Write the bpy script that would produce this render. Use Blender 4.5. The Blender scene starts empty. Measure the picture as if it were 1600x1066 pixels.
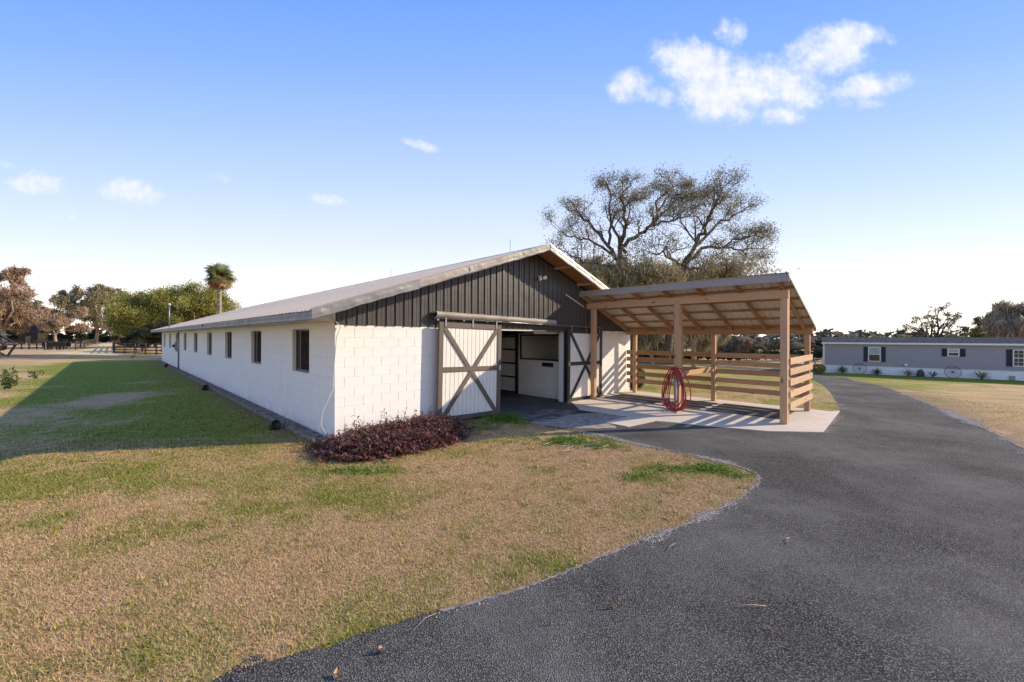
import bpy, bmesh, math, random
import numpy as np
from mathutils import Vector, Matrix

rng = np.random.default_rng(7)
R = math.radians
scene = bpy.context.scene
COL = scene.collection

# ------------------------------------------------------------------ camera, sky, sun, exposure
F, CX, CAMH = 646.0, 800.0, 2.12
ROLL = 0.0035
cam_d = bpy.data.cameras.new('camera'); cam = bpy.data.objects.new('camera', cam_d); COL.objects.link(cam)
cam_d.sensor_width = 36.0; cam_d.lens = F / 1600 * 36.0
cam_d.shift_y = -5.7 / 1600
cam_d.clip_start = 0.05; cam_d.clip_end = 6000
cam.location = (0, 0, CAMH); cam.rotation_euler = (R(90), -ROLL, 0)
scene.camera = cam

SUN_TO = Vector((2.083, 0.401, 1.0)).normalized()
sun_el = math.asin(SUN_TO.z); sun_az = math.atan2(SUN_TO.x, SUN_TO.y)
sd = bpy.data.lights.new('sun', 'SUN'); sd.energy = 3.3; sd.angle = R(0.55); sd.color = (1.0, 0.85, 0.65)
sun = bpy.data.objects.new('sun', sd); COL.objects.link(sun); sun.location = (40, 8, 30)
sun.rotation_euler = (-SUN_TO).to_track_quat('-Z', 'Y').to_euler()

vs = scene.view_settings
vs.view_transform = 'Standard'; vs.look = 'None'; vs.gamma = 1.0; vs.use_curve_mapping = False
vs.exposure = 0.9

w = bpy.data.worlds.new('World'); scene.world = w; w.use_nodes = True
wt = w.node_tree; wt.nodes.clear()
def wn(t, **k):
    n = wt.nodes.new(t)
    for a, b in k.items(): setattr(n, a, b)
    return n
def wm(op, a, b=None, c=None):
    n = wn('ShaderNodeMath', operation=op)
    for i, v in enumerate((a, b, c)):
        if v is None: continue
        if hasattr(v, 'links'): wt.links.new(v, n.inputs[i])
        else: n.inputs[i].default_value = v
    return n.outputs[0]
sky = wn('ShaderNodeTexSky', sky_type='NISHITA'); sky.sun_disc = False
sky.sun_elevation = sun_el; sky.sun_rotation = sun_az; sky.altitude = 20
sky.air_density = 1.0; sky.dust_density = 0.6; sky.ozone_density = 2.2
hsv = wn('ShaderNodeHueSaturation'); hsv.inputs['Saturation'].default_value = 1.12; hsv.inputs['Hue'].default_value = 0.517
wt.links.new(sky.outputs[0], hsv.inputs['Color'])
tc = wn('ShaderNodeTexCoord'); sp = wn('ShaderNodeSeparateXYZ'); wt.links.new(tc.outputs['Generated'], sp.inputs[0])
# winter sky: the Nishita sky graded towards the pale-horizon, clear-blue look of the place
xx2 = wm('MULTIPLY', wm('MULTIPLY', sp.outputs[0], sp.outputs[0]), 0.12); yy2 = wm('MULTIPLY', sp.outputs[1], sp.outputs[1])
ev = wm('DIVIDE', wm('MAXIMUM', sp.outputs[2], 0.0), wm('SQRT', wm('ADD', wm('ADD', xx2, yy2), 0.004)))
gr_ = wn('ShaderNodeValToRGB'); el_ = gr_.color_ramp.elements
GK = 1 / (0.15 * 2 ** 0.8)
GS = [(0, (1.95, 1.75, 1.55)), (.10, (1.3, 1.22, 1.16)), (.16, (.93, .96, 1.06)), (.22, (.80, .88, 1.05)), (.36, (.58, .73, 1.03)), (.5, (.41, .60, 1.02)), (.66, (.265, .475, 1.0)), (.83, (.18, .385, .98))]
while len(el_) < len(GS): el_.new(.5)
for k_, (p_, c_) in enumerate(GS): el_[k_].position = p_; el_[k_].color = (c_[0] * GK, c_[1] * GK, c_[2] * GK, 1)
wt.links.new(ev, gr_.inputs[0])
hmix = wn('ShaderNodeMix', data_type='RGBA'); hmix.inputs[0].default_value = 0.9
wt.links.new(hsv.outputs[0], hmix.inputs[6]); wt.links.new(gr_.outputs[0], hmix.inputs[7])
yy = wm('MAXIMUM', sp.outputs[1], 0.02)
gx = wm('DIVIDE', sp.outputs[0], yy); gz = wm('DIVIDE', sp.outputs[2], yy)
cv = wn('ShaderNodeCombineXYZ'); wt.links.new(gx, cv.inputs[0]); wt.links.new(gz, cv.inputs[1])
nz = wn('ShaderNodeTexNoise'); nz.inputs['Scale'].default_value = 7.0; nz.inputs['Detail'].default_value = 9; nz.inputs['Roughness'].default_value = 0.58
wt.links.new(cv.outputs[0], nz.inputs['Vector'])
nz2 = wn('ShaderNodeTexNoise'); nz2.inputs['Scale'].default_value = 26.0; nz2.inputs['Detail'].default_value = 8; nz2.inputs['Roughness'].default_value = 0.65
wt.links.new(cv.outputs[0], nz2.inputs['Vector'])
# clouds: (px, py, rx, ry, angle, strength)
CL = [(1180,132,95,46,-8,1.0),(1285,82,84,34,-14,1.0),(1085,95,62,34,14,.95),(1120,150,70,40,0,.95),(1232,112,50,36,-20,1.0),(1250,145,50,30,0,.9),(985,135,34,24,0,.9),(1030,152,44,17,12,.8),
      (1135,48,26,20,30,.66),(1360,134,64,19,-9,.95),(1345,160,36,12,0,.6),(1200,178,70,16,0,.75),(1350,50,44,16,10,.8),
      (203,303,46,21,4,1.0),(57,288,46,18,6,.9),(8,262,26,10,25,.55),(660,228,26,7,15,.55),(510,312,32,8,9,.75),(345,280,24,9,25,.36),(95,340,22,8,0,.4)]
acc = None
for (px, py, rx, ry, an, st) in CL:
    ca, sa = math.cos(R(an)), math.sin(R(an))
    dx = wm('SUBTRACT', gx, (px - 800) / F); dz = wm('SUBTRACT', gz, (527.3 - py) / F)
    a_ = wm('ADD', wm('MULTIPLY', dx, ca / rx * F), wm('MULTIPLY', dz, -sa / rx * F))
    b_ = wm('ADD', wm('MULTIPLY', dx, sa / ry * F), wm('MULTIPLY', dz, ca / ry * F))
    d2 = wm('ADD', wm('MULTIPLY', a_, a_), wm('MULTIPLY', b_, b_))
    v_ = wm('MULTIPLY', wm('SUBTRACT', 1.0, wm('MULTIPLY', d2, 0.62)), st)
    acc = v_ if acc is None else wm('SMOOTH_MAX', acc, v_, 0.25)
dens = wm('ADD', wm('ADD', acc, wm('MULTIPLY', wm('SUBTRACT', nz.outputs[0], 0.5), 2.9)), wm('MULTIPLY', wm('SUBTRACT', nz2.outputs[0], 0.5), 1.3))
mr = wn('ShaderNodeMapRange', interpolation_type='SMOOTHSTEP'); wt.links.new(dens, mr.inputs[0])
mr.inputs[1].default_value = 0.0; mr.inputs[2].default_value = 1.22
near = wm('GREATER_THAN', acc, -1.2)
cmask = wm('MULTIPLY', wm('MULTIPLY', mr.outputs[0], wm('GREATER_THAN', sp.outputs[1], 0.05)), near)
cmix = wn('ShaderNodeMix', data_type='RGBA'); wt.links.new(wm('MULTIPLY', cmask, 0.93), cmix.inputs[0])
wt.links.new(hmix.outputs[2], cmix.inputs[6]); cshade = wn('ShaderNodeMix', data_type='RGBA'); wt.links.new(wm('MINIMUM', wm('MAXIMUM', wm('MULTIPLY', wm('SUBTRACT', nz2.outputs[0], 0.36), 4.0), 0.0), 1.0), cshade.inputs[0])
cshade.inputs[6].default_value = (.78 * GK, .83 * GK, .96 * GK, 1); cshade.inputs[7].default_value = (.94 * GK, .945 * GK, 1.0 * GK, 1); wt.links.new(cshade.outputs[2], cmix.inputs[7])
bg = wn('ShaderNodeBackground'); bg.inputs['Strength'].default_value = 0.15
wt.links.new(cmix.outputs[2], bg.inputs[0])
wo = wn('ShaderNodeOutputWorld'); wt.links.new(bg.outputs[0], wo.inputs[0])

# ------------------------------------------------------------------ site coordinates
ANG = math.atan2(0.699, 0.715)
U = np.array([math.cos(ANG), math.sin(ANG)]); V = np.array([-math.sin(ANG), math.cos(ANG)])
C0 = np.array([-3.585, 8.36])
def W(u, v): p = C0 + U * u + V * v; return float(p[0]), float(p[1])
def UV(x, y): dx, dy = x - C0[0], y - C0[1]; return U[0]*dx + U[1]*dy, V[0]*dx + V[1]*dy
def sstep(a, b, x): t = np.clip((x - a) / (b - a), 0, 1); return t * t * (3 - 2 * t)
def H(x, y):
    u, v = UV(np.asarray(x, float), np.asarray(y, float))
    return -1.56 * sstep(15.0, 50.0, u)
def hor(px): return 527.3 + ROLL * (px - 800)
def G(px, py):
    """ground point seen at a photo pixel (march down the terrain)"""
    s = (px - CX) / F; d = (py - hor(px)) / F
    t = CAMH / max(d, 1e-4)
    for _ in range(30):
        t = (CAMH - float(H(s * t, t))) / max(d, 1e-4)
    return s * t, t

# ------------------------------------------------------------------ value noise
_perm = np.random.default_rng(3).random((256, 256))
def vnoise(x, y, s=1.0, seed=0):
    x = np.asarray(x, float) * s + 37.7 * seed + 1000; y = np.asarray(y, float) * s + 91.3 * seed + 1000
    xi = np.floor(x).astype(int); yi = np.floor(y).astype(int); fx = x - xi; fy = y - yi
    fx = fx * fx * (3 - 2 * fx); fy = fy * fy * (3 - 2 * fy)
    g = lambda a, b: _perm[a & 255, b & 255]
    return (g(xi, yi) * (1 - fx) + g(xi + 1, yi) * fx) * (1 - fy) + (g(xi, yi + 1) * (1 - fx) + g(xi + 1, yi + 1) * fx) * fy
def fbm(x, y, s=1.0, o=4, seed=0):
    a, t, n = 1.0, 0.0, 0.0
    for i in range(o):
        t = t + a * vnoise(x, y, s * 2 ** i, seed + i); n += a; a *= 0.55
    return t / n

# ------------------------------------------------------------------ materials
class NT:
    def __init__(s, name, rough=0.8, spec=0.3):
        m = bpy.data.materials.new(name); m.use_nodes = True; s.m = m; s.t = m.node_tree
        s.b = s.t.nodes['Principled BSDF']; s.b.inputs['Roughness'].default_value = rough
        s.b.inputs['Specular IOR Level'].default_value = spec
    def n(s, t, **k):
        x = s.t.nodes.new(t)
        for a, b in k.items(): setattr(x, a, b)
        return x
    def l(s, a, b): s.t.links.new(a, b)
    def set(s, inp, v):
        if hasattr(v, 'links'): s.l(v, inp)
        else: inp.default_value = v
    def coord(s, kind='Object', scale=(1, 1, 1)):
        c = s.n('ShaderNodeTexCoord'); mp = s.n('ShaderNodeMapping'); mp.inputs['Scale'].default_value = scale
        s.l(c.outputs[kind], mp.inputs[0]); return mp.outputs[0]
    def pos(s, scale=(1, 1, 1)):
        c = s.n('ShaderNodeNewGeometry'); mp = s.n('ShaderNodeMapping'); mp.inputs['Scale'].default_value = scale
        s.l(c.outputs['Position'], mp.inputs[0]); return mp.outputs[0]
    def noise(s, vec, scale, detail=4, rough=0.55):
        x = s.n('ShaderNodeTexNoise'); x.inputs['Scale'].default_value = scale; x.inputs['Detail'].default_value = detail
        x.inputs['Roughness'].default_value = rough; s.l(vec, x.inputs['Vector']); return x.outputs[0]
    def vor(s, vec, scale, out='Distance', feature='F1'):
        x = s.n('ShaderNodeTexVoronoi', feature=feature); x.inputs['Scale'].default_value = scale; s.l(vec, x.inputs['Vector']); return x.outputs[out]
    def ramp(s, v, stops):
        x = s.n('ShaderNodeValToRGB'); e = x.color_ramp.elements
        while len(e) < len(stops): e.new(0.5)
        for k, (p, c) in enumerate(stops):
            e[k].position = p; e[k].color = tuple(c) + (1,) if len(c) == 3 else c
        s.l(v, x.inputs[0]); return x.outputs[0]
    def mix(s, f, a, b, mode='MIX'):
        x = s.n('ShaderNodeMix', data_type='RGBA', blend_type=mode); s.set(x.inputs[0], f)
        for i, v in ((6, a), (7, b)):
            if hasattr(v, 'links'): s.l(v, x.inputs[i])
            else: x.inputs[i].default_value = tuple(v) + (1,) if len(v) == 3 else v
        return x.outputs[2]
    def math(s, op, a, b=None, c=None, clamp=False):
        x = s.n('ShaderNodeMath', operation=op); x.use_clamp = clamp
        for i, v in enumerate((a, b, c)):
            if v is not None: s.set(x.inputs[i], v)
        return x.outputs[0]
    def mr(s, v, a, b, c=0.0, d=1.0):
        x = s.n('ShaderNodeMapRange'); s.l(v, x.inputs[0])
        for i, q in enumerate((a, b, c, d)): x.inputs[i + 1].default_value = q
        return x.outputs[0]
    def rand(s): return s.n('ShaderNodeObjectInfo').outputs['Random']
    def attr(s, name, out='Fac'): x = s.n('ShaderNodeAttribute'); x.attribute_name = name; return x.outputs[out]
    def bump(s, h, strength, dist):
        x = s.n('ShaderNodeBump'); x.inputs['Strength'].default_value = strength; x.inputs['Distance'].default_value = dist
        s.l(h, x.inputs['Height']); s.l(x.outputs[0], s.b.inputs['Normal']); return x
    def base(s, c): s.set(s.b.inputs['Base Color'], c if hasattr(c, 'links') else tuple(c) + (1,)); return s.m

def m_plain(name, c, rough=0.7, spec=0.3, metal=0.0, var=0.12, sc=6.0, bump=0.0):
    t = NT(name, rough, spec); t.b.inputs['Metallic'].default_value = metal
    n = t.noise(t.coord(), sc, 5)
    f = t.mr(n, 0.3, 0.7)
    c2 = tuple(max(0, x * (1 - var * 1.6)) for x in c); c1 = tuple(min(1, x * (1 + var)) for x in c)
    if bump: t.bump(n, 0.5, bump)
    return t.base(t.mix(f, c2, c1))

def m_block():
    t = NT('painted_block', 0.72, 0.25)
    p = t.coord(); n = t.noise(p, 1.3, 5); n2 = t.noise(p, 60, 4, 0.7); wp = t.pos()
    sx = t.n('ShaderNodeSeparateXYZ'); t.l(wp, sx.inputs[0])
    low = t.mr(sx.outputs[2], 0.0, 0.5, 1.0, 0.0)
    streak = t.noise(t.pos((5, 5, 0.5)), 1.0, 4)
    c = t.mix(t.mr(n, .3, .7), (.76, .73, .68), (.83, .80, .75))
    c = t.mix(t.math('MULTIPLY', t.mr(t.rand(), 0, 1), 0.5), c, (.755, .73, .685))
    c = t.mix(t.math('MULTIPLY', t.math('POWER', low, 2.0), t.mr(t.noise(wp, 4, 5), .35, .7)), c, (.50, .42, .33))
    c = t.mix(t.math('MULTIPLY', t.mr(streak, .52, .75), .22), c, (.62, .60, .56))
    t.bump(n2, 0.35, 0.0035); return t.base(c)
def m_mortar():
    t = NT('painted_mortar', 0.8, 0.2); n = t.noise(t.coord(), 30, 4)
    t.bump(n, 0.4, 0.004); return t.base(t.mix(n, (.63, .605, .56), (.71, .68, .63)))
def m_wood(name, a, b, knot=(.16, .07, .03), grey=0.0, scale=1.0):
    """grain runs along the local X axis of every board"""
    t = NT(name, 0.72, 0.2)
    oi = t.rand(); c = t.n('ShaderNodeTexCoord'); ad = t.n('ShaderNodeVectorMath', operation='ADD')
    mu = t.n('ShaderNodeVectorMath', operation='SCALE'); cb = t.n('ShaderNodeCombineXYZ')
    t.l(oi, cb.inputs[0]); t.l(oi, cb.inputs[1]); t.l(cb.outputs[0], mu.inputs[0]); mu.inputs['Scale'].default_value = 37.0
    t.l(c.outputs['Object'], ad.inputs[0]); t.l(mu.outputs[0], ad.inputs[1])
    mp = t.n('ShaderNodeMapping'); mp.inputs['Scale'].default_value = (0.55, 14, 14); t.l(ad.outputs[0], mp.inputs[0])
    g = t.noise(mp.outputs[0], 2.2 * scale, 6, .6)
    mp2 = t.n('ShaderNodeMapping'); mp2.inputs['Scale'].default_value = (2.2, 7, 7); t.l(ad.outputs[0], mp2.inputs[0])
    kn = t.vor(mp2.outputs[0], 1.0); big = t.noise(ad.outputs[0], 1.1, 3)
    col = t.mix(t.mr(g, .3, .72), a, b)
    col = t.mix(t.math('MULTIPLY', t.mr(oi, 0, 1), .45), col, tuple(x * .68 for x in b))
    col = t.mix(t.math('MULTIPLY', t.mr(big, .45, .75), .35), col, (.38, .30, .24))
    col = t.mix(t.mr(kn, .10, .20, .85, 0), col, knot)
    if grey: col = t.mix(t.math('MULTIPLY', t.mr(g, .2, .8, 1, .55), grey), col, (.40, .37, .34))
    t.bump(g, .35, .004); return t.base(col)
def m_metal_paint(name, c, rough, spec=.5, metal=0.0, dirt=.2, dirtc=(.3, .26, .2), wave=.004):
    t = NT(name, rough, spec); t.b.inputs['Metallic'].default_value = metal
    p = t.coord(); n = t.noise(p, 2.2, 6, .62); n2 = t.noise(t.coord(scale=(6, 6, .7)), 3, 5); n3 = t.noise(p, 5, 2)
    col = t.mix(t.mr(n, .42, .75, 0, dirt), c, dirtc); col = t.mix(t.mr(n2, .5, .8, 0, dirt), col, tuple(x * .7 for x in c))
    col = t.mix(t.math('MULTIPLY', t.rand(), .18), col, tuple(x * .8 for x in c))
    t.l(t.mr(n, .3, .8, rough * .85, min(1, rough * 1.25)), t.b.inputs['Roughness'])
    t.bump(n3, .5, wave); return t.base(col)

M = {}
M['block'] = m_block(); M['mortar'] = m_mortar()
M['siding'] = m_metal_paint('dark_siding', (.050, .042, .038), .42, .5, dirt=.18, dirtc=(.13, .105, .085), wave=.006)
M['roof'] = m_metal_paint('roof_sheet', (.50, .43, .35), .7, .15, .0, .35, (.38, .31, .24), .004)
M['roof_under'] = m_metal_paint('roof_sheet_underside', (.66, .60, .53), .5, .4, .2, .2, (.36, .31, .25), .003)
M['galv'] = m_metal_paint('weathered_flashing', (.23, .225, .225), .5, .4, .2, .45, (.11, .105, .10), .02)
M['galv_light'] = m_metal_paint('pale_flashing', (.62, .585, .53), .42, .5, .3, .3, (.40, .35, .29), .015)
M['galv_tan'] = m_metal_paint('tan_flashing', (.36, .31, .255), .6, .3, .0, .5, (.20, .165, .13), .02)
M['soffit'] = m_wood('soffit_board', (.42, .20, .065), (.32, .14, .045))
M['wood'] = m_wood('new_pine', (.63, .39, .215), (.49, .275, .14))
M['wood_sunlit'] = m_wood('sunlit_pine', (.68, .47, .28), (.55, .35, .19), knot=(.30, .15, .07))  # pine lightened for the end slats, sunlight mixed into its colour
M['wood_dark'] = m_wood('stained_pine', (.50, .28, .13), (.36, .185, .08))
M['wood_grey'] = m_wood('weathered_pine', (.38, .31, .26), (.28, .225, .19), grey=.55)
M['door_frame'] = m_metal_paint('brown_paint', (.125, .095, .075), .55, .35, dirt=.25, dirtc=(.22, .18, .14))
M['door_frame_dark'] = m_metal_paint('black_brown_paint', (.035, .028, .025), .5, .4, dirt=.2, dirtc=(.10, .08, .06))
M['plank'] = m_metal_paint('cream_plank', (.78, .73, .64), .6, .3, dirt=.18, dirtc=(.55, .48, .38))
M['black'] = m_plain('black_plastic', (.018, .018, .020), .5, .4)
M['fence_black'] = m_wood('black_fence_paint', (.045, .035, .028), (.028, .021, .017), knot=(.02, .015, .01))
M['white'] = m_plain('white_paint', (.78, .77, .75), .5, .4, var=.05)
M['screen'] = m_plain('window_screen', (.035, .025, .021), .9, .05, var=.35, sc=14)
M['frame'] = m_plain('dark_window_frame', (.085, .075, .072), .45, .5, var=.2)
M['rail'] = m_metal_paint('grey_rail', (.30, .29, .28), .4, .5, .6, .35, (.18, .14, .11), .004)
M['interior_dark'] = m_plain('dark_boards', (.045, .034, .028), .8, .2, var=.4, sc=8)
M['hose'] = m_plain('red_hose', (.42, .025, .025), .38, .5, var=.15, sc=30)
M['hose_dark'] = m_plain('dark_red_hose', (.16, .018, .022), .4, .5, var=.15, sc=30)
M['pvc'] = m_plain('pvc_pipe', (.78, .77, .74), .4, .5, var=.08)
M['bark'] = m_plain('oak_bark', (.125, .10, .085), .9, .1, var=.5, sc=5, bump=.05)
M['bark_pale'] = m_plain('pale_bark', (.33, .27, .22), .9, .1, var=.35, sc=5, bump=.03)
M['timber'] = m_plain('edging_timber', (.24, .19, .15), .9, .1, var=.5, sc=9, bump=.02)
M['skirt'] = m_metal_paint('white_skirting', (.82, .82, .82), .5, .4, dirt=.12, dirtc=(.5, .47, .42))
M['shutter'] = m_plain('navy_shutter', (.010, .013, .022), .5, .4)
M['house_siding'] = m_metal_paint('grey_siding', (.33, .315, .325), .6, .3, dirt=.12, dirtc=(.16, .15, .15))
M['shingle'] = m_plain('grey_shingle', (.095, .092, .092), 1.0, .0, var=.35, sc=4, bump=.01)
M['mud'] = m_plain('damp_concrete', (.17, .15, .13), .85, .2, var=.5, sc=3, bump=.004)
M['sisal'] = m_plain('pale_cable', (.55, .54, .50), .5, .4)

def m_leaf(name, stops, rough=.6, trans=.25):
    t = NT(name, rough, .25); a = t.attr('tint')
    c = t.ramp(a, stops); t.base(c)
    # thin leaves let some light through
    tr = t.n('ShaderNodeBsdfTranslucent'); t.l(c, tr.inputs[0]); mx = t.n('ShaderNodeMixShader'); mx.inputs[0].default_value = trans
    out = t.t.nodes['Material Output']; t.l(t.b.outputs[0], mx.inputs[1]); t.l(tr.outputs[0], mx.inputs[2]); t.l(mx.outputs[0], out.inputs[0])
    return t.m
M['leaf_oak'] = m_leaf('oak_leaves', [(0, (.11, .10, .075)), (.35, (.20, .18, .13)), (.6, (.32, .275, .20)), (.8, (.26, .25, .08)), (1, (.40, .28, .16))])
M['leaf_moss'] = m_leaf('moss', [(0, (.22, .18, .12)), (.5, (.37, .30, .20)), (1, (.52, .43, .29))])
M['leaf_ochre'] = m_leaf('ochre_leaves', [(0, (.13, .125, .035)), (.4, (.29, .25, .06)), (.7, (.42, .33, .09)), (1, (.48, .29, .11))])
M['leaf_red'] = m_leaf('russet_leaves', [(0, (.18, .11, .075)), (.4, (.38, .21, .14)), (.7, (.47, .31, .21)), (1, (.55, .44, .31))])
M['leaf_green'] = m_leaf('green_leaves', [(0, (.07, .08, .022)), (.35, (.18, .19, .04)), (.7, (.32, .30, .065)), (1, (.48, .42, .12))])
M['leaf_oakgreen'] = m_leaf('olive_leaves', [(0, (.06, .068, .03)), (.4, (.15, .155, .065)), (.75, (.27, .25, .12)), (1, (.42, .36, .22))])
M['leaf_dark'] = m_leaf('evergreen_leaves', [(0, (.018, .026, .014)), (.6, (.045, .06, .024)), (1, (.09, .10, .04))])
M['leaf_purple'] = m_leaf('purple_leaves', [(0, (.07, .028, .024)), (.35, (.16, .056, .052)), (.62, (.26, .125, .10)), (.8, (.11, .085, .05)), (.9, (.15, .14, .07)), (1, (.38, .23, .19))], .38, .12)
M['leaf_weed'] = m_leaf('weed_leaves', [(0, (.06, .12, .015)), (.5, (.12, .22, .025)), (1, (.22, .32, .06))])
M['leaf_shrub'] = m_leaf('shrub_leaves', [(0, (.03, .05, .025)), (.6, (.08, .12, .05)), (1, (.33, .36, .24))])
M['leaf_shrubgreen'] = m_leaf('weed_shrub_leaves', [(0, (.05, .085, .02)), (.6, (.11, .16, .04)), (1, (.22, .27, .09))])
M['far_green'] = m_leaf('far_green_leaves', [(0, (0.121, 0.135, 0.095)), (.5, (0.230, 0.236, 0.162)), (1, (0.365, 0.351, 0.243))])  # far leaf colours paler and greyer, with distance haze mixed in
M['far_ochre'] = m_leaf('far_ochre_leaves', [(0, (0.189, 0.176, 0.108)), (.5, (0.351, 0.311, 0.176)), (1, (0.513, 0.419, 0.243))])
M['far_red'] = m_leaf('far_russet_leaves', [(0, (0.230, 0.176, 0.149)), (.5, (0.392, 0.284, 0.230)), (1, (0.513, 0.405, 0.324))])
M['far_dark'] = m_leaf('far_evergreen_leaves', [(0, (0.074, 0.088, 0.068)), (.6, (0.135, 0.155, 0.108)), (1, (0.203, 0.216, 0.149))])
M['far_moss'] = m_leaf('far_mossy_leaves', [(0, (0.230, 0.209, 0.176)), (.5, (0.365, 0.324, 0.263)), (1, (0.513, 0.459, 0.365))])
M['leaf_palm'] = m_leaf('palm_leaves', [(0, (.09, .11, .04)), (.6, (.22, .25, .08)), (1, (.42, .42, .18))])
M['leaf_dead'] = m_leaf('dead_palm_leaves', [(0, (.24, .11, .05)), (.6, (.44, .23, .10)), (1, (.58, .38, .20))])

M['leaf_litter'] = m_leaf('litter_leaves', [(0, (.06, .035, .022)), (.6, (.15, .09, .055)), (1, (.27, .18, .11))])
def m_ground():
    t = NT('lawn_soil', .95, .1)
    g = t.attr('green'); d = t.attr('dirt'); wp = t.pos()
    n1 = t.noise(wp, 9, 6, .7); n2 = t.noise(wp, 55, 5, .75); n3 = t.noise(wp, 1.7, 4)
    gg = t.math('ADD', g, t.math('MULTIPLY', t.math('SUBTRACT', n1, .5), .9), clamp=True)
    tan = t.mix(t.mr(n2, .3, .7), (.34, .20, .09), (.74, .51, .28))
    tan = t.mix(t.mr(n3, .35, .65, 0, .5), tan, (.50, .30, .14))
    grn = t.mix(t.mr(n2, .3, .72), (.09, .115, .012), (.34, .345, .05))
    c = t.mix(t.mr(gg, .3, .72), tan, grn)
    c = t.mix(t.math('MULTIPLY', d, t.mr(n1, .25, .6)), c, t.mix(t.mr(n2, .3, .7), (.11, .065, .038), (.30, .20, .13)))
    t.bump(n2, .9, .03); return t.base(c)
M['ground'] = m_ground()
def m_grass():
    t = NT('turf', .75, .15); g = t.attr('green'); r = t.attr('tint')
    tan = t.ramp(r, [(0, (.34, .17, .06)), (.3, (.70, .42, .18)), (.7, (.90, .60, .28)), (1, (.95, .75, .43))])
    grn = t.ramp(r, [(0, (.11, .135, .010)), (.5, (.30, .33, .028)), (1, (.52, .51, .08))])
    c = t.mix(g, tan, grn); t.base(c)
    ge = t.n('ShaderNodeNewGeometry'); va = t.n('ShaderNodeVectorMath', operation='SCALE'); t.l(ge.outputs['Normal'], va.inputs[0]); va.inputs['Scale'].default_value = .45
    vb = t.n('ShaderNodeVectorMath', operation='ADD'); t.l(va.outputs[0], vb.inputs[0]); vb.inputs[1].default_value = (0, 0, .75)
    vc = t.n('ShaderNodeVectorMath', operation='NORMALIZE'); t.l(vb.outputs[0], vc.inputs[0]); t.l(vc.outputs[0], t.b.inputs['Normal'])
    tr = t.n('ShaderNodeBsdfTranslucent'); t.l(c, tr.inputs[0]); mx = t.n('ShaderNodeMixShader'); mx.inputs[0].default_value = .25
    out = t.t.nodes['Material Output']; t.l(t.b.outputs[0], mx.inputs[1]); t.l(tr.outputs[0], mx.inputs[2]); t.l(mx.outputs[0], out.inputs[0])
    return t.m
M['grass'] = m_grass()
def m_asphalt():
    t = NT('asphalt', .92, .08); wp = t.pos()
    n = t.noise(wp, 130, 3, .7); v = t.vor(wp, 82); v2 = t.vor(wp, 82, 'Color'); big = t.noise(wp, .55, 5, .6); mid = t.noise(wp, 4, 4)
    sv = t.n('ShaderNodeSeparateColor'); t.l(v2, sv.inputs[0])
    c = t.mix(t.mr(v, .1, .6), t.mix(sv.outputs[0], (.09, .083, .07), (.40, .365, .305)), (.034, .031, .026))
    c = t.mix(t.mr(sv.outputs[1], .95, .99, 0, .45), c, (.30, .27, .23))
    c = t.mix(t.mr(big, .38, .66, 0, .42), c, (.27, .25, .21))
    c = t.mix(t.mr(t.noise(t.pos((1, .45, 1)), 1.1, 3),   .52, .70, 0, .3), c, (.075, .067, .058))
    c = t.mix(t.math('MULTIPLY', t.mr(big, .55, .8), t.mr(mid, .5, .75)), c, (.18, .13, .09))
    c = t.mix(t.mr(mid, .25, .5, .3, 0), c, (.05, .047, .045))
    h = t.math('SUBTRACT', t.math('MULTIPLY', n, .5), v)
    t.bump(h, .9, .012); return t.base(c)
M['asphalt'] = m_asphalt()
def m_concrete():
    t = NT('concrete', .85, .2); wp = t.pos(); n = t.noise(wp, 1.6, 6, .65); n2 = t.noise(wp, 50, 4, .7)
    c = t.mix(t.mr(n, .3, .7), (.62, .51, .385), (.74, .63, .49)); c = t.mix(t.mr(n, .56, .75, 0, .55), c, (.40, .31, .24))
    c = t.mix(t.mr(n2, .3, .7, 0, .25), c, (.35, .30, .26)); t.bump(n2, .5, .004); return t.base(c)
M['concrete'] = m_concrete()
def m_sand():
    t = NT('sandy_gravel', .95, .1); wp = t.pos(); v = t.vor(wp, 60, 'Color'); s = t.n('ShaderNodeSeparateColor'); t.l(v, s.inputs[0]); n = t.noise(wp, 20, 4)
    c = t.mix(s.outputs[0], (.25, .205, .16), (.50, .44, .37)); c = t.mix(t.mr(n, .5, .8, 0, .6), c, (.18, .15, .12))
    t.bump(t.vor(wp, 60), .8, .01); return t.base(c)
M['sand'] = m_sand()
def m_mat():
    t = NT('rubber_mat', .8, .3); wp = t.pos(); n = t.noise(wp, 3, 5, .6)
    t.bump(t.vor(wp, 40), .5, .004); return t.base(t.mix(t.mr(n, .35, .7), (.03, .028, .027), (.13, .105, .085)))
M['rubber'] = m_mat()
def m_glass(name, c):
    t = NT(name, .06, .6); n = t.noise(t.coord(), 1.5, 3); return t.base(t.mix(n, tuple(x * .5 for x in c), c))
M['glass'] = m_glass('window_glass', (.05, .06, .055)); M['dark_glass'] = m_plain('dark_glass', (.06, .048, .042), .7, .1)
M['blind'] = m_plain('window_blind', (.38, .42, .40), .7, .3, var=.1)

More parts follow.
